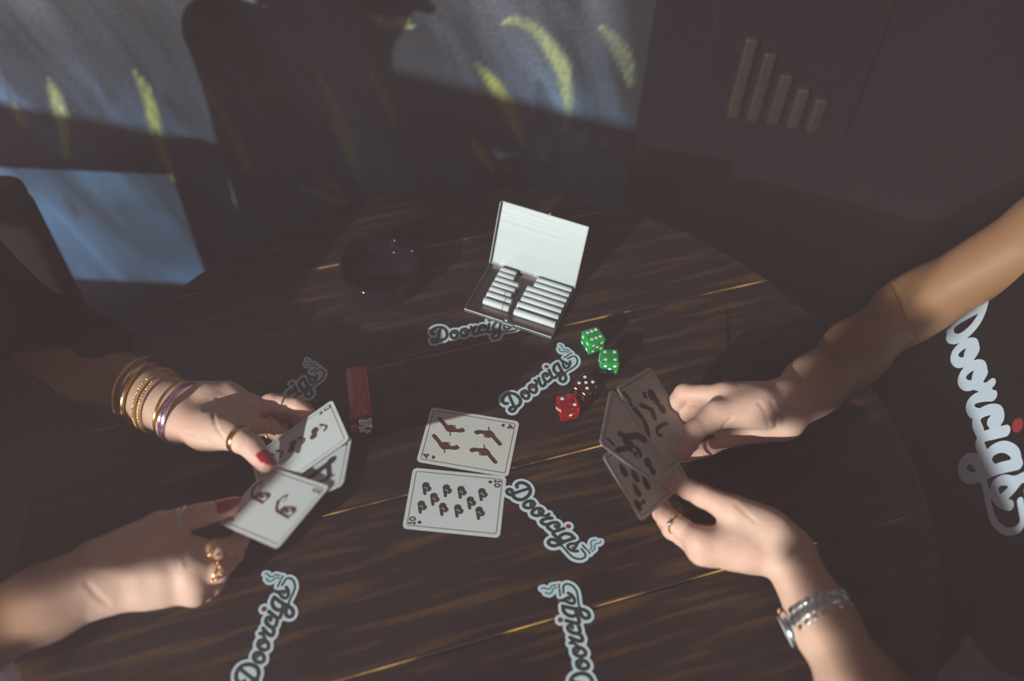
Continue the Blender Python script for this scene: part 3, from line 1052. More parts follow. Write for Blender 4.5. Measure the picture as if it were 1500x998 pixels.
def die(px, py, yaw, top_, front, left, m_, label, turn=0):
    p = at(px, py, S / 2)
    r = tag(empty('die', (p[0], p[1], 0.0002), Matrix.Rotation(math.radians(yaw), 3, 'Z')), label, 'die', 'four dice beside the cigarette case')
    obj('die_body', box_mesh((0, 0, S / 2), (S, S, S), bevel=.0018, seg=3), m_, r, True)
    bm = bmesh.new()
    face = [((0, 0, 1), (1, 0, 0), (0, 1, 0), top_), ((0, 0, -1), (1, 0, 0), (0, 1, 0), 7 - top_), ((0, -1, 0), (1, 0, 0), (0, 0, 1), front), ((0, 1, 0), (1, 0, 0), (0, 0, 1), 7 - front),
            ((-1, 0, 0), (0, 1, 0), (0, 0, 1), left), ((1, 0, 0), (0, 1, 0), (0, 0, 1), 7 - left)]
    for n_, u_, v_, k_ in face:
        n_, u_, v_ = Vector(n_), Vector(u_), Vector(v_)
        if k_ == top_ and turn and n_.z > 0: u_, v_ = v_, u_
        if n_.y < 0 and k_ == 6 or n_.x < 0 and k_ == 6: pass
        for a_, b_ in PIP[k_]:
            c_ = Vector((0, 0, S / 2)) + n_ * (S / 2 + .00012) + u_ * a_ * .0048 + v_ * b_ * .0048
            vs = [bm.verts.new(c_ + (u_ * math.cos(t_) + v_ * math.sin(t_)) * .00175) for t_ in np.linspace(0, 2 * PI, 12, endpoint=False)]
            vt = [bm.verts.new(c_ - n_ * .0008 + (u_ * math.cos(t_) + v_ * math.sin(t_)) * .0013) for t_ in np.linspace(0, 2 * PI, 12, endpoint=False)]
            for q in range(12): bm.faces.new((vs[q], vs[(q + 1) % 12], vt[(q + 1) % 12], vt[q]))
            bm.faces.new(vs)
    bmesh.ops.recalc_face_normals(bm, faces=bm.faces)
    o = obj('pips', bm_mesh(bm), M_white, r)
    o['kind'] = 'stuff'
    return r


die(868.5, 499, 27, 6, 5, 4, M_die_green, 'clear green die showing six on top, nearer the cigarette case', 1)
die(892, 530, 2, 4, 5, 6, M_die_green, 'clear green die showing four on top, touching the other green die')
die(857, 569, 53, 5, 4, 6, M_die_wine, 'dark wine-red die showing five on top')
die(831.5, 597, 18, 2, 1, 3, M_die_red, 'bright clear red die showing two on top')

# ================================================================== CIGARETTE CASE
CW, CD, CH = .0993, .0735, .0052
case = tag(empty('cigarette_case', (.0193, .7000, .0006), Matrix.Rotation(math.radians(-19.9), 3, 'Z')), 'open brushed steel cigarette case with upright lid, full of white cigarettes', 'case')
bm = bmesh.new()
wl = .0012
add_box(bm, (0, -CD / 2, .0007), (CW, CD, .0014))
obj('tray_floor', bm_mesh(bm), M_case_in, case)
bm = bmesh.new()
add_box(bm, (0, -CD + wl / 2, CH / 2), (CW, wl, CH), bevel=.0003, seg=1)
add_box(bm, (-CW / 2 + wl / 2, -CD / 2, CH / 2), (wl, CD, CH), bevel=.0003, seg=1)
add_box(bm, (CW / 2 - wl / 2, -CD / 2, CH / 2), (wl, CD, CH), bevel=.0003, seg=1)
add_box(bm, (0, -wl / 2, CH / 2), (CW, wl, CH), bevel=.0003, seg=1)
obj('tray_rim', bm_mesh(bm), M_case, case)
for a_, b_ in ((-.048, -.026), (-.0015, .009), (.011, .021), (.022, .0485)):
    obj('hinge_knuckle', tube_mesh([(a_, .0006, CH + .0004), (b_, .0006, CH + .0004)], .0012, 10), M_case, case, True)
PHI = math.radians(67.15)
Rl = Matrix.Rotation(PHI, 3, 'X')
lid = empty('lid', (0, 0, CH + .0004))
lid.parent = case
lid.rotation_euler = (PHI, 0, 0)
# the lid lies along +y of its own frame, its inside looks to +z
obj('lid_panel', box_mesh((0, CD / 2, .0), (CW, CD, .0012), bevel=.0003, seg=1), M_case, lid)
bm = bmesh.new()
add_box(bm, (-CW / 2 + .0006, CD / 2, .0025), (.0012, CD, .005), bevel=.0003, seg=1)
add_box(bm, (CW / 2 - .0006, CD / 2, .0010), (.0012, CD, .002), bevel=.0003, seg=1)
add_box(bm, (0, CD - .0006, .0010), (CW, .0012, .002), bevel=.0003, seg=1)
obj('lid_rim', bm_mesh(bm), M_case, lid)
bm = bmesh.new()
add_sphere(bm, (.006, CD + .001, .001), .0016)
obj('catch', bm_mesh(bm), M_case, lid, True)
bm = bmesh.new()
add_box(bm, (.001, -CD - .0010, .0038), (.014, .0016, .0036), bevel=.0006)
add_sphere(bm, (-.002, -CD + .003, CH), (.003, .002, .0018))
obj('clasp', bm_mesh(bm), M_case, case, True)


def cigarette(u0, u1, v, label, stamp):
    L_ = (u1 - u0) / 1000
    cm = case.matrix_world if False else (Matrix.Translation((.0193, .7000, .0006)) @ Matrix.Rotation(math.radians(-19.9), 4, 'Z'))
    o = tag(empty('cigarette', (0, 0, 0)), label, 'cigarette', 'white cigarettes lined up in the steel case')
    o.matrix_world = cm @ Matrix.Translation((u0 / 1000 - CW / 2, v / 1000 - CD, .0014 + .0039))
    pr_ = [(0, 0), (.0037, 0), (.0039, .0003), (.0039, L_ - .0003), (.0036, L_), (.0033, L_ - .0005), (0, L_ - .0008)]
    m_ = lathe_mesh(pr_, 20)
    m_.transform(Matrix.Rotation(PI / 2, 4, 'Y'))
    obj('paper', m_, M_paper, o, True)
    if stamp:
        s_ = lathe_mesh([(.00395, L_ - .0075), (.00398, L_ - .0072), (.00398, L_ - .0066), (.00395, L_ - .0063)], 20)
        s_.transform(Matrix.Rotation(PI / 2, 4, 'Y'))
        obj('stamp_ring', s_, M_stamp, o, True)
    return o


ORD = ['at the hinge end', 'second from the hinge', 'third from the hinge', 'middle of seven', 'third from the front', 'second from the front', 'nearest the front edge']
LV = [66.5, 59.2, 51.6, 43.8, 36, 28, 18.8]
LE = [33.5, 34, 42, 41, 40, 43.5, 44.5]
for q in range(7):
    cigarette(15.2, LE[q], LV[q], 'short white cigarette in the left column of the case, ' + ORD[q], q > 3)
RV = [68, 60, 52, 44, 36, 27.5, 17.5]
RS = [57, 57, 51.5, 51.5, 51.5, 50.5, 50.8]
for q in range(7):
    cigarette(RS[q], 97.2, RV[q], 'longer white cigarette in the right column of the case, ' + ORD[q], False)

# ================================================================== LIGHTER
pa, pb = at(522, 541, .006), at(531, 637, .006)
ld = pb - pa
ll = np.linalg.norm(ld[:2])
lig = tag(empty('lighter', (pa[0], pa[1], .0003), Matrix.Rotation(math.atan2(ld[1], ld[0]), 3, 'Z')), 'red plastic pocket lighter with metal hood lying beside the left fan of cards', 'lighter')
bm = bmesh.new()
prof = [(math.copysign(abs(math.cos(t_)) ** .75, math.cos(t_)) * .0112, math.copysign(abs(math.sin(t_)) ** .8, math.sin(t_)) * .0058) for t_ in np.linspace(0, 2 * PI, 36, endpoint=False)]
rings = []
for x_, s_ in ((0, .8), (.0012, .95), (.003, 1), (.060, 1), (.0612, .97)):
    rings.append([bm.verts.new((x_, p[0] * s_, .006 + p[1] * s_)) for p in prof])
for a_, b_ in zip(rings, rings[1:]):
    for q in range(36): bm.faces.new((a_[q], a_[(q + 1) % 36], b_[(q + 1) % 36], b_[q]))
bm.faces.new(rings[0][::-1])
bm.faces.new(rings[-1])
obj('body', bm_mesh(bm), M_red_plastic, lig, True)
obj('thumb_button', box_mesh((ll - .0065, -.0068, .0068), (.009, .008, .0085), bevel=.0025, seg=3), M_red_plastic, lig, True)
bm = bmesh.new()
hood = [(math.copysign(abs(math.cos(t_)) ** .7, math.cos(t_)) * .0085 + .0030, math.copysign(abs(math.sin(t_)) ** .7, math.sin(t_)) * .0056) for t_ in np.linspace(-2.2, 2.2, 26)]
r0 = [bm.verts.new((.0600, p[0], .006 + p[1])) for p in hood]
r1 = [bm.verts.new((ll - .004, p[0] * .9, .006 + p[1] * .95)) for p in hood]
for q in range(25): bm.faces.new((r0[q], r0[q + 1], r1[q + 1], r1[q]))
o = obj('hood', bm_mesh(bm), M_silver, lig, True)
sm = o.modifiers.new('thick', 'SOLIDIFY')
sm.thickness = .0006
wm = lathe_mesh([(0, -.003), (.0038, -.003), (.004, -.0025), (.004, .0025), (.0038, .003), (0, .003)], 22)
wm.transform(Matrix.Translation((ll - .0035, .0005, .0088)) @ Matrix.Rotation(PI / 2, 4, 'X'))
obj('spark_wheel', wm, M_silver, lig)
obj('air_slot', tube_mesh([(.0575 + .0022 * math.cos(t_), .004 * math.sin(t_) + .0005, .0119) for t_ in np.linspace(0, 2 * PI, 20, endpoint=False)], .00035, 6, True), M_gold, lig, True)

# ================================================================== ASHTRAY
ac = at(557, 388, .024)
ash = tag(empty('ashtray', (ac[0], ac[1], .0003)), 'round black glass ashtray barely visible left of the cigarette case', 'ashtray')
me = lathe_mesh([(0, 0), (.040, 0), (.0435, .003), (.0445, .022), (.0435, .0265), (.0405, .027), (.037, .0235), (.034, .010), (.030, .0065), (0, .006)], 72)
for v in me.vertices:
    a_ = math.atan2(v.co.y, v.co.x)
    if v.co.z > .02:
        for k_ in range(4):
            d_ = (a_ - (.5 + k_ * PI / 2) + PI) % (2 * PI) - PI
            v.co.z -= .007 * math.exp(-(d_ / .11) ** 2)
obj('bowl', me, M_glass_black, ash, True)
# ================================================================== PEOPLE
def rbox(s, c, ax, half, r, k):
    """rounded box blended into a field"""
    c = np.asarray(c, float)
    ext = sum(np.abs(np.asarray(a_) * h_) for a_, h_ in zip(ax, half)) + k + 2 * s.h
    sl_, (X, Y, Z) = s.sub(c - ext, c + ext)
    q = [np.abs((X - c[0]) * a_[0] + (Y - c[1]) * a_[1] + (Z - c[2]) * a_[2]) - (h_ - r) for a_, h_ in zip(ax, half)]
    D = np.sqrt(sum(np.maximum(t_, 0) ** 2 for t_ in q)) + np.minimum(np.maximum(np.maximum(q[0], q[1]), q[2]), 0) - r
    s.F[sl_] = smin(s.F[sl_], D.astype(np.float32), k)


def P3(p):
    return at(*p) if len(p) == 3 else np.array(p[:3], float)


def v_normals(V, Q):
    n_ = np.zeros_like(V)
    fn = np.cross(V[Q[:, 1]] - V[Q[:, 0]], V[Q[:, 2]] - V[Q[:, 0]])
    for k_ in range(4): np.add.at(n_, Q[:, k_], fn)
    return n_ / (np.linalg.norm(n_, axis=1)[:, None] + 1e-12)


def crease(V, Q, line, w_, depth):
    """a skin fold pressed into the upper surface along a line of 3D points (given by sight lines), w_ in photograph pixels"""
    d = V - CAM
    z = d @ FW
    X, Y = 750 + F_PX * (d @ RT) / z, 499 - F_PX * (d @ UP) / z
    D = d_chain(X, Y, line, 0.0)
    n_ = v_normals(V, Q)
    a_ = np.where((n_ * d).sum(1) < 0, np.exp(-(D / w_) ** 2) - .18 * np.exp(-((D - 2.2 * w_) / w_) ** 2), 0)
    return V - n_ * (a_ * depth)[:, None]


def arm_mesh(arm, hand, h=.0016, flush_extra=()):
    """arm: [(point, radius)...] from the far end to the wrist; hand: joints. One blended surface for arm, palm, thumb and fingers."""
    W = hand['wrist']
    allp = [p for p, r in arm] + hand['mcp'] + [p for p, r in hand['thumb']] + [p for f in hand['fingers'] for p, r in f] + [W]
    rm = max(r for p, r in arm) + .02
    lo, hi = np.min(allp, 0) - rm, np.max(allp, 0) + rm
    A = Field(lo, hi, h)
    lat = nrm(hand['mcp'][0] - hand['mcp'][3])                      # little finger side -> index side
    hd = nrm(np.mean(hand['mcp'], 0) - W)
    lat = nrm(lat - hd * (lat @ hd))
    up = np.cross(hd, lat)
    for (p, r), (q, s_) in zip(arm, arm[1:]):
        A.add(p, q, r, s_, .02)
    wr = hand.get('wr', .017)
    back = nrm(arm[-2][0] - W)
    for e in (-1, 1):
        A.add(W + lat * e * .006 + back * .040, W + lat * e * .0085, wr - .001, wr, .014)
    for i, m_ in enumerate(hand['mcp']):
        o_ = lat * (.0115 - .0077 * i)
        A.add(W + o_, W + (m_ - W) * .5 + o_ * .4, .0145, .0118, .012)
        A.add(W + (m_ - W) * .5 + o_ * .4, m_, .0118, .0104 - .0006 * (i == 3), .012)
    for p, q in zip(hand['mcp'], hand['mcp'][1:]):
        A.add(p, q, .0085, .0085, .010)
        A.add(W + (p - W) * .7, W + (q - W) * .7, .0095, .0095, .010)
    th = hand['thumb']
    A.add(W + lat * .010, th[0][0], .0150, th[0][1], .012)
    A.add(th[0][0], th[1][0], th[0][1], th[1][1], .010)
    mid = W + (hand['mcp'][0] - W) * .55
    A.add(th[0][0] * .6 + th[1][0] * .4, mid, .0105, .0115, .014)
    A.add(th[1][0] * .75 + th[0][0] * .25, W + (hand['mcp'][0] - W) * .8, .0065, .0085, .014)
    # heel of the hand on the little finger side
    A.add(W - lat * .014, W + (hand['mcp'][3] - W) * .6, .0125, .0115, .012)
    Fg = Field(lo, hi, h)
    digits = [[th[1], th[2], th[3]]] + [[(m_, f[0][1] + .0006)] + list(f) for m_, f in zip(hand['mcp'], hand['fingers'])]
    creases = []
    for dg in digits:
        pts = np.array([p for p, r in dg])
        rr = max(r for p, r in dg) + .006
        sl_, Pm = Fg.sub(pts.min(0) - rr, pts.max(0) + rr)
        D = None
        for (p, r), (q, s_) in zip(dg, dg[1:]):
            # phalanx: waisted in the middle, fuller at the joints
            m_ = (p + q) / 2
            for a_, b_, ra, rb in ((p, m_, r, (r + s_) / 2 * .955), (m_, q, (r + s_) / 2 * .955, s_)):
                d = Field.cone(Pm, a_, b_, ra, rb)
                D = d if D is None else smin(D, d, .0035)
        # skin folds at the bends
        for q in range(1, len(dg) - 1):
            p, r = dg[q]
            n_ = nrm(nrm(dg[q + 1][0] - p) + nrm(p - dg[q - 1][0]))
            X, Y, Z = Pm
            s_ = (X - p[0]) * n_[0] + (Y - p[1]) * n_[1] + (Z - p[2]) * n_[2]
            dd = np.sqrt((X - p[0]) ** 2 + (Y - p[1]) ** 2 + (Z - p[2]) ** 2)
            for off in (-.0016, .0014):
                D = D + np.where(dd < r * 1.6, .00042 * np.exp(-((s_ - off) / .00055) ** 2), 0).astype(np.float32)
        Fg.F[sl_] = np.minimum(Fg.F[sl_], D)
    A.merge(Fg, .007)
    V, Q = A.surface()
    V = relax(V, Q, 2, .5)
    for line, w_px, dep in hand.get('creases', []):
        V = crease(V, Q, line, w_px, dep)
    fl = np.zeros(len(V))
    for dg in digits:
        for q, (p, r) in enumerate(dg):
            d = np.linalg.norm(V - p, axis=1)
            fl = np.maximum(fl, (.75 if q == len(dg) - 1 else .45) * np.exp(-(d / .012) ** 2))
    for p, r, a_ in flush_extra:
        fl = np.maximum(fl, a_ * np.exp(-(np.linalg.norm(V - p, axis=1) / r) ** 2))
    tn = np.clip(-((V - W) @ hd) / .07 + .1, 0, 1)
    return V, Q, np.stack([fl, tn], 1)


def join(parts):
    Vs, Qs, fs, n = [], [], [], 0
    for V, Q, f in parts:
        Vs.append(V)
        Qs.append(Q + n)
        fs.append(f)
        n += len(V)
    return np.vstack(Vs), np.vstack(Qs), np.vstack(fs)


def body_obj(name, parts, m_, parent):
    V, Q, f = join(parts)
    me = np_mesh(V, Q)
    for i_, nm in enumerate(('flush', 'tan')):
        a_ = me.attributes.new(nm, 'FLOAT', 'POINT')
        a_.data.foreach_set('value', np.ascontiguousarray(f[:, i_]).astype(np.float32))
    o = obj(name, me, m_, None, True)
    o.parent = parent
    o.matrix_parent_inverse = Matrix.Translation(-parent.location)
    return o


def put(o, parent):
    """keep world-space mesh data under a thing that is not at the origin"""
    o.parent = parent
    o.matrix_parent_inverse = Matrix.Translation(-parent.location)
    return o


def bust(neck, head, facing, h=.005):
    """neck and head with brow, nose, lips, chin and ears"""
    f = nrm(facing)
    s_ = nrm(np.cross(f, (0, 0, 1)))
    u = np.cross(s_, f)
    A = Field(np.minimum(neck, head) - .2, np.maximum(neck, head) + .2, h)
    g = lambda a_, b_, c_: head + f * a_ + s_ * b_ + u * c_
    A.add(neck - np.array([0, 0, .06]), neck, .062, .052, .03)
    A.add(neck, g(-.02, 0, -.03), .052, .055, .03)
    A.add(g(-.015, 0, .035), g(.0, 0, .02), .088, .080, .03)
    A.add(g(.02, 0, -.02), g(.055, 0, -.085), .062, .026, .04)
    A.add(g(.082, 0, .012), g(.108, 0, -.028), .008, .013, .012)
    A.add(g(.088, -.018, -.055), g(.088, .018, -.055), .010, .010, .012)
    for e in (-1, 1):
        A.add(g(.074, e * .012, .022), g(.070, e * .045, .022), .012, .010, .012)
        A.add(g(-.01, e * .076, .01), g(-.012, e * .080, -.03), .014, .009, .008)
        A.add(g(.066, e * .032, .0), g(.066, e * .034, .0), .0125, .0125, .003)
    V, Q = A.surface()
    return relax(V, Q, 2), Q, np.zeros((len(V), 2))


def hair_obj(head, facing, strands, parent, m_):
    f = nrm(facing)
    s_ = nrm(np.cross(f, (0, 0, 1)))
    u = np.cross(s_, f)
    g = lambda a_, b_, c_: head + f * a_ + s_ * b_ + u * c_
    bm = bmesh.new()
    for i in range(150):
        b_ = -1 + 2 * (i + .5) / 150
        top_ = g(.05 - .10 * abs(b_), .03 * b_, .12)
        side = g(.03 - .10 * abs(b_) + random.uniform(-.02, .02), b_ * .098, .03 + random.uniform(-.01, .01))
        low_ = g(-.06 + random.uniform(-.03, .03), b_ * .105, -.13 + random.uniform(-.02, .02))
        add_tube(bm, smooth_path([top_, side, low_], 4), [.010] * 8 + [.004], 6)
    add_sphere(bm, g(-.028, 0, .046), .097, 28, 18)
    for i in range(60):
        a_ = 2 * PI * i / 60
        add_tube(bm, smooth_path([g(-.03, 0, .128), g(-.07 + .05 * math.cos(a_), .09 * math.sin(a_), .06), g(-.085, .07 * math.sin(a_), -.12)], 4), [.012] * 8 + [.005], 6)
    for st in strands:
        add_tube(bm, smooth_path(st, 5), list(np.linspace(.007, .0025, 5 * (len(st) - 1) + 1)), 6)
    return put(obj('hair', bm_mesh(bm), m_, None, True), parent)


def nail(name, a_, b_, r, up, parent, m_, back=.0105, ext=.0105, wide=1.05):
    d = nrm(b_ - a_)
    up = nrm(np.asarray(up, float) - d * (np.asarray(up, float) @ d))
    sd = np.cross(d, up)
    ns, na = 12, 11
    V_, F_ = [], []
    for i in range(ns):
        t_ = i / (ns - 1)
        s_ = -back + (back + ext) * t_
        am = wide * (math.sin(PI * min(1, .30 + t_ * .55)) if t_ < .45 else 1.0 - .80 * ((t_ - .45) / .55) ** 2)
        for j in range(na):
            q = am * (-1 + 2 * j / (na - 1))
            rr = r + .0007 - .0013 * max(0, t_ - .5)
            V_.append(b_ + d * s_ + (up * math.cos(q) + sd * math.sin(q)) * rr)
    for i in range(ns - 1):
        for j in range(na - 1):
            F_.append((i * na + j, i * na + j + 1, (i + 1) * na + j + 1, (i + 1) * na + j))
    o = put(obj(name, mesh(V_, F_), m_, None, True), parent)
    sm_ = o.modifiers.new('thick', 'SOLIDIFY')
    sm_.thickness = .0009
    sm_.offset = 0
    return o


def shirt_surface(boxes, sleeves, h=.006, seed=3, wrinkle=.0022):
    lo = np.min([np.asarray(b_[0]) - .34 for b_ in boxes] + [np.minimum(s_[0], s_[1]) - .08 for s_ in sleeves], 0)
    hi = np.max([np.asarray(b_[0]) + .34 for b_ in boxes] + [np.maximum(s_[0], s_[1]) + .08 for s_ in sleeves], 0)
    A = Field(lo, hi, h)
    for c, ax, half, r in boxes: rbox(A, c, ax, half, r, .05)
    for a_, b_, ra, rb in sleeves: A.add(a_, b_, ra, rb, .035)
    V, Q = A.surface()
    V = relax(V, Q, 2)
    return V, Q


def wrinkled(V, Q, amt, seed):
    """soft folds: push vertices along their normals by layered noise"""
    nrmls = np.zeros_like(V)
    a_, b_, c_ = V[Q[:, 0]], V[Q[:, 1]], V[Q[:, 2]]
    fn = np.cross(b_ - a_, c_ - a_)
    for k_ in range(4): np.add.at(nrmls, Q[:, k_], fn)
    nrmls /= np.linalg.norm(nrmls, axis=1)[:, None] + 1e-12
    w_ = fbm(V[:, 1] + V[:, 2] * .6 + 3, V[:, 2] + V[:, 0] + 3, .05, .11, seed, 3) - .5
    return V + nrmls * (w_ * amt)[:, None]


# ------------------------------------------------------------------ the player on the left
pl = tag(empty('person', (-.62, .50, -.30)), 'person on the left in black top with bracelets and red nails, holding fanned cards', 'person', 'two card players at the table')
# upper hand (left hand, palm up, thumb across the cards)
LW = at(263, 604, .046)
LE_ = np.array([-.53, .60, .025])
LS = np.array([-.60, .67, .22])
Lh = dict(creases=[([(312, 608), (318, 628), (331, 646)], 2.2, .0010), ([(300, 600), (330, 598), (362, 606)], 2.6, .0014), ([(318, 584), (345, 590), (370, 600)], 2.4, .0010), ([(275, 634), (300, 645), (318, 655)], 2.2, .0008)], wrist=LW, wr=.0165, mcp=[at(356, 622, .052), at(354, 604, .050), at(346, 589, .050), at(335, 577, .050)],
          thumb=[(at(300, 630, .062), .0165), (at(338, 637, .076), .0118), (at(369, 655, .083), .0100), (at(388, 679, .081), .0080)],
          fingers=[[(at(397, 627, .050), .0082), (at(424, 650, .047), .0074), (at(440, 668, .047), .0062)],
                   [(at(399, 590, .062), .0084), (at(436, 596, .066), .0076), (at(458, 611, .062), .0064)],
                   [(at(392, 594, .040), .0080), (at(428, 606, .034), .0072), (at(446, 622, .036), .0062)],
                   [(at(374, 596, .028), .0070), (at(399, 610, .020), .0062), (at(414, 624, .020), .0054)]])
arm_l = arm_mesh([(LE_, .036), (LE_ * .45 + LW * .55, .032), (LW + (LE_ - LW) * .16, .0235), (LW, .0200)], Lh,
                 flush_extra=[(at(285, 640, .05), .03, .5), (at(330, 650, .05), .03, .4)])
# lower hand (right hand, back of the hand up, thumb holding the card corner)
RW = at(146, 846, .052)
RE_ = np.array([-.505, .195, .050])
RS_ = np.array([-.60, .33, .22])
Rh = dict(creases=[([(128, 856), (142, 872), (156, 884)], 4.5, .0006), ([(268, 800), (262, 812), (268, 832)], 3, -.0008), ([(232, 770), (238, 778)], 2.5, .0006)], wrist=RW, wr=.0185, mcp=[at(256, 796, .062), at(270, 820, .060), at(281, 845, .052), at(284, 868, .040)],
          thumb=[(at(176, 812, .066), .0160), (at(236, 772, .070), .0112), (at(290, 756, .076), .0096), (at(336, 744, .073), .0076)],
          fingers=[[(at(316, 808, .056), .0084), (at(350, 795, .046), .0074), (at(356, 775, .047), .0062)],
                   [(at(320, 838, .050), .0084), (at(344, 812, .036), .0074), (at(346, 792, .034), .0062)],
                   [(at(312, 858, .034), .0080), (at(322, 842, .018), .0072), (at(318, 828, .014), .0062)],
                   [(at(303, 868, .020), .0070), (at(304, 853, .011), .0062), (at(296, 846, .011), .0056)]])
arm_r = arm_mesh([(RE_, .036), (RE_ * .5 + RW * .5, .0315), (RW + (RE_ - RW) * .2, .0255), (RW, .0215)], Rh)
head_l = np.array([-.57, .50, .48])
body_obj('body', [arm_l, arm_r, bust(np.array([-.62, .50, .335]), head_l, (1, 0, -.45))], M_skin_l, pl)
ax_l = [np.array([1., 0, 0]), np.array([0, 1., 0]), np.array([0, 0, 1.])]
SLE = at(146, 514, .050)
V, Q = shirt_surface([((-.62, .50, .0), ax_l, (.095, .16, .30), .085)],
                     [(LS, LE_ + np.array([0, 0, .004]), .052, .044), (LE_ + np.array([0, 0, .004]), SLE, .044, .033), (RS_, RE_, .054, .046), (RE_, RE_ + (RW - RE_) * .12, .046, .040),
                      (np.array([-.62, .37, .255]), np.array([-.62, .63, .255]), .06, .06)])
put(obj('black_top', np_mesh(wrinkled(V, Q, .006, 5), Q), M_shirt, None, True), pl)
strands = []
for i in range(46):
    q = i / 45
    y_ = .505 + .075 * q + random.uniform(-.006, .006)
    x_ = -.498 - .02 * math.sin(q * 9) + random.uniform(-.012, .012)
    strands.append([(-.53, .56 + .03 * q, .46), (x_ - .05, y_ + .02, .30), (x_ - .01, y_ + .012, .12), (x_ + .004 * math.sin(i), y_, -.02 + random.uniform(-.03, .03))])
hair_obj(head_l, (1, 0, -.45), strands, pl, M_hair)
nail('thumb_nail', Lh['thumb'][2][0], Lh['thumb'][3][0], .0080, (.45, .35, .8), pl, M_nail)['label'] = 'glossy red thumb nail lying on the cards'
nail('thumb_nail', Rh['thumb'][2][0], Rh['thumb'][3][0], .0076, (-.1, .1, 1), pl, M_nail)['label'] = 'red thumb nail at the corner of the lowest card'

# ------------------------------------------------------------------ the player on the right
pr_ = tag(empty('person', (.66, .49, -.30)), 'person on the right in black t-shirt with pale script print, holding shaded cards', 'person', 'two card players at the table')
QW = at(1148, 600, .046)
QE = np.array([.423, .674, .004])
QS = np.array([.62, .70, .22])
Qh = dict(creases=[([(1309, 418), (1322, 446), (1333, 474), (1345, 502)], 2.6, .0015), ([(1318, 424), (1334, 462), (1350, 494)], 2.0, .0007), ([(1052, 640), (1062, 622), (1072, 612)], 2.0, .0008), ([(1112, 590), (1122, 606), (1126, 624)], 2.4, .0010), ([(1130, 588), (1138, 606), (1138, 624)], 2.4, .0010)], wrist=QW, wr=.0170, mcp=[at(1062, 579, .062), at(1060, 596, .052), at(1066, 617, .038), at(1078, 636, .026)],
          thumb=[(at(1116, 598, .064), .0160), (at(1050, 607, .066), .0118), (at(1018, 631, .064), .0098), (at(1001, 662, .054), .0080)],
          fingers=[[(at(1002, 576, .052), .0088), (at(978, 603, .040), .0076), (at(966, 624, .042), .0064)],
                   [(at(1008, 600, .040), .0086), (at(982, 626, .030), .0076), (at(968, 642, .030), .0064)],
                   [(at(1014, 630, .026), .0080), (at(988, 648, .019), .0072), (at(972, 658, .018), .0062)],
                   [(at(1040, 656, .016), .0072), (at(1016, 664, .012), .0064), (at(998, 670, .012), .0056)]])
arm_q = arm_mesh([(QS, .046), (QE * .45 + QS * .55, .0375), (QE + (QS - QE) * .08, .0305), (QE + (QW - QE) * .04, .0300), (QE * .55 + QW * .45, .0295), (QW + (QE - QW) * .22, .0255), (QW, .0205)], Qh, h=.0018)
KW = at(1152, 811, .050)
KE = np.array([0.318, 0.124, 0.062])
KS = np.array([.59, .30, .20])
Kh = dict(creases=[([(1076, 738), (1092, 752), (1106, 764)], 2.4, .0007), ([(1046, 806), (1060, 800), (1074, 790)], 2.4, .0006)], wrist=KW, wr=.0150, mcp=[at(1026, 794, .064), at(1030, 806, .054), at(1040, 808, .042), at(1056, 806, .032)],
          thumb=[(at(1128, 776, .068), .0150), (at(1074, 748, .074), .0110), (at(1030, 727, .070), .0096), (at(988, 708, .060), .0078)],
          fingers=[[(at(976, 757, .050), .0084), (at(964, 732, .036), .0074), (at(966, 712, .030), .0062)],
                   [(at(984, 776, .042), .0082), (at(968, 752, .030), .0074), (at(966, 734, .025), .0062)],
                   [(at(998, 786, .030), .0078), (at(978, 764, .021), .0070), (at(972, 746, .018), .0060)],
                   [(at(1018, 788, .020), .0068), (at(1000, 772, .014), .0060), (at(990, 760, .012), .0052)]])
arm_k = arm_mesh([(KS, .045), (KE * .5 + KS * .5, .038), (KE, .0335), (KE * .5 + KW * .5, .0285), (KW + (KE - KW) * .25, .0225), (KW, .0185)], Kh, h=.0018)
# creases at the bend of the elbow
p0 = np.array([.465, .611, .012])
cn_ = nrm((-.941, .109, .319))
cx = nrm((-.088, -.993, .078))
cy = np.cross(cn_, cx)
bc = p0 + cx * .100 - cn_ * .104
head_r = np.array([.66, .49, .50])
body_obj('body', [arm_q, arm_k, bust(np.array([.70, .49, .335]), head_r, (-1, 0, -.5))], M_skin_r, pr_)
V, Q = shirt_surface([(bc, [cx, cy, cn_], (.195, .30, .104), .075)],
                     [(np.array([.66, .66, .22]), QS + (QE - QS) * .30, .060, .052), (np.array([.66, .34, .22]), KS + (KE - KS) * .35, .060, .052),
                      (np.array([.68, .36, .255]), np.array([.68, .62, .255]), .06, .06)])
Vw = wrinkled(V, Q, .003, 9)
shirt = put(obj('t_shirt', np_mesh(Vw, Q), M_shirt, None, True), pr_)
bvh = BVHTree.FromPolygons([Vector(v) for v in Vw], [tuple(map(int, q)) for q in Q])


def shirt_print(name, d, m_, box):
    me_ = fill(d, box, .45)
    for v in me_.vertices:
        p = p0 + cx * v.co.x * 3.0 + cy * v.co.y * 3.0 + cn_ * .12
        hit = bvh.ray_cast(Vector(p), Vector(-cn_))
        v.co = (hit[0] + Vector(cn_) * .0009) if hit[0] else Vector(p - cn_ * .12)
    o = obj(name, me_, m_, None, True)
    o.parent = shirt
    return o


shirt_print('lettering', chains({**LET, 'cig': LET['cig']}, .28), M_print_white, LBOX)['label'] = 'pale script lettering across the chest'
shirt_print('red_dot', chains({'d': DOT}), M_print_red, (36, 44, 9, 17))
hair_obj(head_r, (-1, 0, -.5), [], pr_, M_hair)



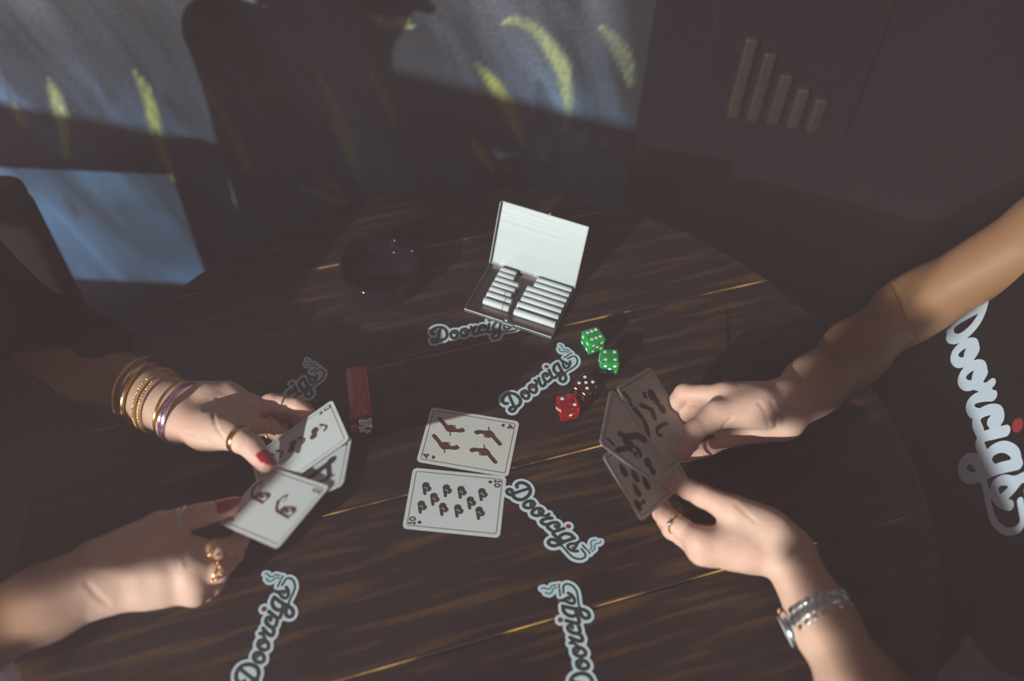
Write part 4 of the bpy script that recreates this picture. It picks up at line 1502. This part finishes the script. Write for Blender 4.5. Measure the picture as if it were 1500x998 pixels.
def trousers(hips, sgn, parent):
    A = Field((min(hips[0], hips[0] + sgn * .5) - .16, hips[1] - .26, -.74), (max(hips[0], hips[0] + sgn * .5) + .16, hips[1] + .26, -.10), .008)
    A.add(hips + (0, -.09, 0), hips + (0, .09, 0), .105, .105, .04)
    for e in (-1, 1):
        kn = hips + np.array([sgn * .40, e * .11, .015])
        A.add(hips + (0, e * .09, 0), kn, .090, .064, .05)
        A.add(kn, np.array([kn[0] - sgn * .02, kn[1], -.66]), .062, .045, .03)
        A.add(np.array([kn[0] - sgn * .06, kn[1], -.69]), np.array([kn[0] + sgn * .12, kn[1], -.70]), .042, .034, .02)
    V, Q = A.surface()
    return put(obj('trousers', np_mesh(relax(V, Q, 2), Q), M_trousers, None, True), parent)


M_trousers = mat('black_trousers', (.009, .006, .006), .85, Specular_IOR_Level=.15)
trousers(np.array([-.64, .50, -.175]), 1, pl)
trousers(np.array([.62, .49, -.175]), -1, pr_)
black_chair((.655, .49), math.pi / 2, 'black chair under the person on the right')
# ------------------------------------------------------------------ jewellery
def ring_pts(c, axis, R, n=48, tilt=None, wave=0.0, squash=1.0):
    a_ = nrm(axis)
    u = nrm(np.cross(a_, (0.3, 0.1, 1)))
    v = np.cross(a_, u)
    return [c + (u * math.cos(t_) * R * squash + v * math.sin(t_) * R) + a_ * wave * math.sin(2 * t_) for t_ in np.linspace(0, 2 * PI, n, endpoint=False)]


def worn(name, c, label, cat, group=None):
    return tag(empty(name, c), label, cat, group)


def part(name, me_, m_, parent, smooth=True):
    for v in me_.vertices: v.co = v.co - parent.location
    o = obj(name, me_, m_, parent, smooth)
    return o


axl = nrm(LW - LE_)
BR = 'bracelets on the left player\'s wrist'


def on_arm(px, py, s_dir=axl, A=LE_, B=LW):
    """point of the arm axis nearest to the line of sight through a pixel"""
    q = at(px, py, .0) - CAM
    q = q / np.linalg.norm(q)
    w0 = A - CAM
    b_ = s_dir @ q
    t_ = (b_ * (q @ w0) - (s_dir @ w0)) / (1 - b_ * b_)
    return A + s_dir * t_


def flat_band(c, axis, R, width, thick, m_name, n=64, squash=1.0):
    a_ = nrm(axis)
    o_ = ring_pts(np.zeros(3), a_, 1.0, n, squash=squash)
    bm = bmesh.new()
    prof = [(-width / 2, 0), (-width / 2 * .8, thick), (width / 2 * .8, thick), (width / 2, 0), (width / 2 * .8, -thick * .4), (-width / 2 * .8, -thick * .4)]
    rg = [[bm.verts.new(Vector(c + d * (R + h_) + a_ * w_)) for w_, h_ in prof] for d in o_]
    for i in range(n):
        for j in range(6):
            bm.faces.new((rg[i][j], rg[i][(j + 1) % 6], rg[(i + 1) % n][(j + 1) % 6], rg[(i + 1) % n][j]))
    bmesh.ops.recalc_face_normals(bm, faces=bm.faces)
    return bm_mesh(bm)


tiltv = np.array([.10, .16, .0])
c = on_arm(206, 567)
r = worn('bangle', c, 'thin wavy gold bangle, farthest up the bracelet arm', 'bracelet', BR)
part('band', tube_mesh(ring_pts(c, axl + tiltv, .0325, 64, wave=.003), .0015, 8, True), M_gold, r)
c = on_arm(216, 573)
r = worn('bangle', c, 'flat gold bangle with a dark engraved motif', 'bracelet', BR)
part('band', flat_band(c, axl + tiltv * .6, .0310, .0062, .0011, ''), M_gold, r)
bm = bmesh.new()
for k_, t_ in enumerate(np.linspace(0, 2 * PI, 10, endpoint=False)):
    p_ = ring_pts(c, axl + tiltv * .6, .0321, 10)[k_]
    add_sphere(bm, p_, .0013, 8, 6)
o = part('engraving', bm_mesh(bm), M_ink_black, r)
o['kind'] = 'stuff'
for px_, py_, lab, R_ in ((231, 583, 'beaded gold bracelet nearest the flat engraved bangle', .0300), (238, 587, 'beaded gold bracelet on the hand side of its twin', .0292)):
    c = on_arm(px_, py_)
    r = worn('beaded_bracelet', c, lab, 'bracelet', BR)
    pts_ = ring_pts(c, axl + tiltv * .5, R_, 66)
    part('cord', tube_mesh(pts_, .0004, 6, True), M_gold, r)
    bm = bmesh.new()
    for p_ in pts_: add_sphere(bm, p_, .00135, 8, 6)
    o = part('beads', bm_mesh(bm), M_gold, r)
    o['kind'] = 'stuff'
c = on_arm(258, 602)
r = worn('bangle', c, 'plain thin gold bangle beside the pink gem bracelet', 'bracelet', BR)
part('band', tube_mesh(ring_pts(c, axl + tiltv * .5, .0285, 64), .0015, 8, True), M_gold, r)
c = on_arm(269, 607)
r = worn('gem_bangle', c, 'silver bangle set with a row of pink gems, nearest the hand', 'bracelet', BR)
part('band', flat_band(c, axl + tiltv * .5, .0288, .0066, .0010, ''), M_silver, r)
bm = bmesh.new()
for p_ in ring_pts(c, axl + tiltv * .5, .0298, 70): add_sphere(bm, p_, .0012, 6, 5)
for e_ in (-.0027, .0027):
    part('rail', tube_mesh([p_ + axl * e_ for p_ in ring_pts(c, axl + tiltv * .5, .0296, 64)], .0008, 6, True), M_silver, r)
o = part('gems', bm_mesh(bm), M_gem, r)
o['kind'] = 'stuff'


def finger_ring(name, a_, b_, t_, r_, label, width=.0016, thick=.0007, m_=None, group='rings on the players\' fingers'):
    c_ = a_ + (b_ - a_) * t_
    o_ = worn(name, c_, label, 'ring', group)
    part('band', flat_band(c_, b_ - a_, r_, width, thick, '', 40), m_ or M_gold, o_)
    return o_, c_


th = Lh['thumb']
finger_ring('ring', th[1][0], th[2][0], .42, .0109, 'wide polished gold band on the thumb above the cherry card', .0068, .0014)
f = Lh['fingers'][1]
finger_ring('ring', f[0][0], f[1][0], .55, .0082, 'thin gold ring on the finger behind the cherry card', .0017, .0007)
f = Lh['fingers'][0]
o_, c_ = finger_ring('ring', Lh['mcp'][0], f[0][0], .93, .0088, 'dark gold chain-link ring in the shaded palm', .0022, .0005)
bm = bmesh.new()
for p_ in ring_pts(c_, f[0][0] - Lh['mcp'][0], .0094, 16): add_sphere(bm, p_, (.0019, .0012, .0012), 8, 6)
q_ = part('links', bm_mesh(bm), M_gold, o_)
q_['kind'] = 'stuff'
th = Rh['thumb']
o_, c_ = finger_ring('ring', th[1][0], th[2][0], .58, .0104, 'silver ring with a T-shaped bar on the lower hand\'s thumb', .0016, .0008, M_silver)
up_ = np.array([.1, -.45, .85])
dd_ = nrm(th[2][0] - th[1][0])
up_ = nrm(up_ - dd_ * (up_ @ dd_))
sd_ = np.cross(dd_, up_)
part('bar', tube_mesh([c_ + up_ * .0111, c_ + (up_ * .8 - sd_ * .6) * .0112 + dd_ * .0045, c_ + (up_ * .5 - sd_ * .85) * .0113 + dd_ * .007], .0012, 8), M_silver, o_)
f = Rh['fingers'][0]
o_, c_ = finger_ring('ring', Rh['mcp'][0], f[0][0], .93, .0092, 'textured gold ring on the forefinger of the lower left hand', .0034, .0006)
bm = bmesh.new()
for w_ in (-.001, .001):
    for p_ in ring_pts(c_ + nrm(f[0][0] - Rh['mcp'][0]) * w_, f[0][0] - Rh['mcp'][0], .0098, 26): add_sphere(bm, p_, .0009, 6, 5)
q_ = part('grains', bm_mesh(bm), M_gold, o_)
q_['kind'] = 'stuff'
f = Rh['fingers'][1]
o_, c_ = finger_ring('ring', Rh['mcp'][1], f[0][0], .93, .0092, 'gold ring with a spray of round blossoms on the lower left hand', .0018, .0006)
da_ = nrm(f[0][0] - Rh['mcp'][1])
ua_ = nrm(np.array([.3, -.35, .8]) - da_ * (np.array([.3, -.35, .8]) @ da_))
sa_ = np.cross(da_, ua_)
for (s1, s2, rr) in ((-.004, .002, .0016), (-.0065, -.001, .0017), (-.0045, -.004, .0015), (.006, .003, .0017), (.008, .0, .0014), (.001, .005, .0015), (-.009, -.006, .0011)):
    bm = bmesh.new()
    cc = c_ + ua_ * (.0108 - abs(s1) * .22) + sa_ * s1 + da_ * s2
    add_sphere(bm, cc, rr, 10, 8)
    part('blossom', bm_mesh(bm), M_gold, o_)
f = Kh['fingers'][0]
o_, c_ = finger_ring('ring', Kh['mcp'][0], f[0][0], .68, .0090, 'thin gold ring with a bright bead on the right player\'s lower hand', .0015, .0006)
dk_ = nrm(f[0][0] - Kh['mcp'][0])
uk_ = nrm(np.array([-.55, -.45, .7]) - dk_ * (np.array([-.55, -.45, .7]) @ dk_))
bm = bmesh.new()
add_sphere(bm, c_ + uk_ * .0105, .0023, 12, 9)
part('bead', bm_mesh(bm), M_silver, o_)

# wristwatch on the right player's lower arm
kd = nrm(KE - KW)
wc = on_arm(1203, 902, kd, KW, KE)
watch = worn('wristwatch', wc, 'steel wristwatch with link bracelet on the right player\'s lower arm', 'watch')
lw = np.array([-1., -.25, -.42])
lw = nrm(lw - kd * (lw @ kd))
uw = np.cross(kd, lw)
if uw[2] < 0: uw = -uw
RWt = .0262
n_link = 19


def oriented(me_, c_, ex, ey, ez):
    mm_ = Matrix((ex, ey, ez)).transposed().to_4x4()
    mm_.translation = Vector(c_)
    me_.transform(mm_)
    return me_


for q in range(n_link):
    t_ = math.radians(38 + (360 - 76) * q / (n_link - 1))
    er = lw * math.cos(t_) + uw * math.sin(t_)
    et = -lw * math.sin(t_) + uw * math.cos(t_)
    wd = .0200 - .004 * math.sin((t_ - math.radians(38)) / (PI * 2 - math.radians(76)) * PI)
    bm = bmesh.new()
    add_box(bm, (0, 0, 0), (.0072, wd * .46, .0030), bevel=.0009)
    lk = part('link', oriented(bm_mesh(bm), wc + er * RWt, et, kd, er), M_steel, watch)
    for e in (-1, 1):
        bm = bmesh.new()
        add_box(bm, (.0030, e * wd * .37, -.0001), (.0066, wd * .25, .0027), bevel=.0009)
        s_ = part('side_link', oriented(bm_mesh(bm), wc + er * RWt, et, kd, er), M_steel, watch)
cc = wc + lw * (RWt + .001)
cm_ = lathe_mesh([(0, -.004), (.0135, -.004), (.0152, -.002), (.0152, .0015), (.0140, .003), (0, .003)], 44)
part('watch_case', oriented(cm_, cc, uw, kd, np.cross(uw, kd) if np.cross(uw, kd) @ lw > 0 else lw), M_steel, watch)
part('dial', oriented(lathe_mesh([(0, .0031), (.0132, .0031), (.0128, .0040), (0, .0043)], 44), cc, uw, kd, lw), M_dial, watch)
bm = bmesh.new()
add_tube(bm, [cc - kd * .0150, cc - kd * .0182], .0021, 12)
part('crown', bm_mesh(bm), M_gold, watch)

# ================================================================== HAZE (volume added to lift the blacks) and lifting everything to the real floor
hz = mat('black_lift_haze', (.8, .8, .8))
nt = hz.node_tree
nt.nodes.remove(nt.nodes['Principled BSDF'])
vs_ = N(nt, 'ShaderNodeVolumeScatter')
vs_.inputs['Color'].default_value = (1.0, .72, .74, 1)
vs_.inputs['Density'].default_value = .18
vs_.inputs['Anisotropy'].default_value = 0.2
nt.links.new(vs_.outputs[0], nt.nodes['Material Output'].inputs['Volume'])
o = obj('haze', box_mesh((0, .36, .06), (2.3, 1.5, 1.62)), hz)
tag(o, 'thin haze volume added to lift the blacks', 'haze', kind='stuff')

bpy.context.view_layer.update()
for o in SC.objects:
    if o.parent is None:
        o.location.z += UPZ
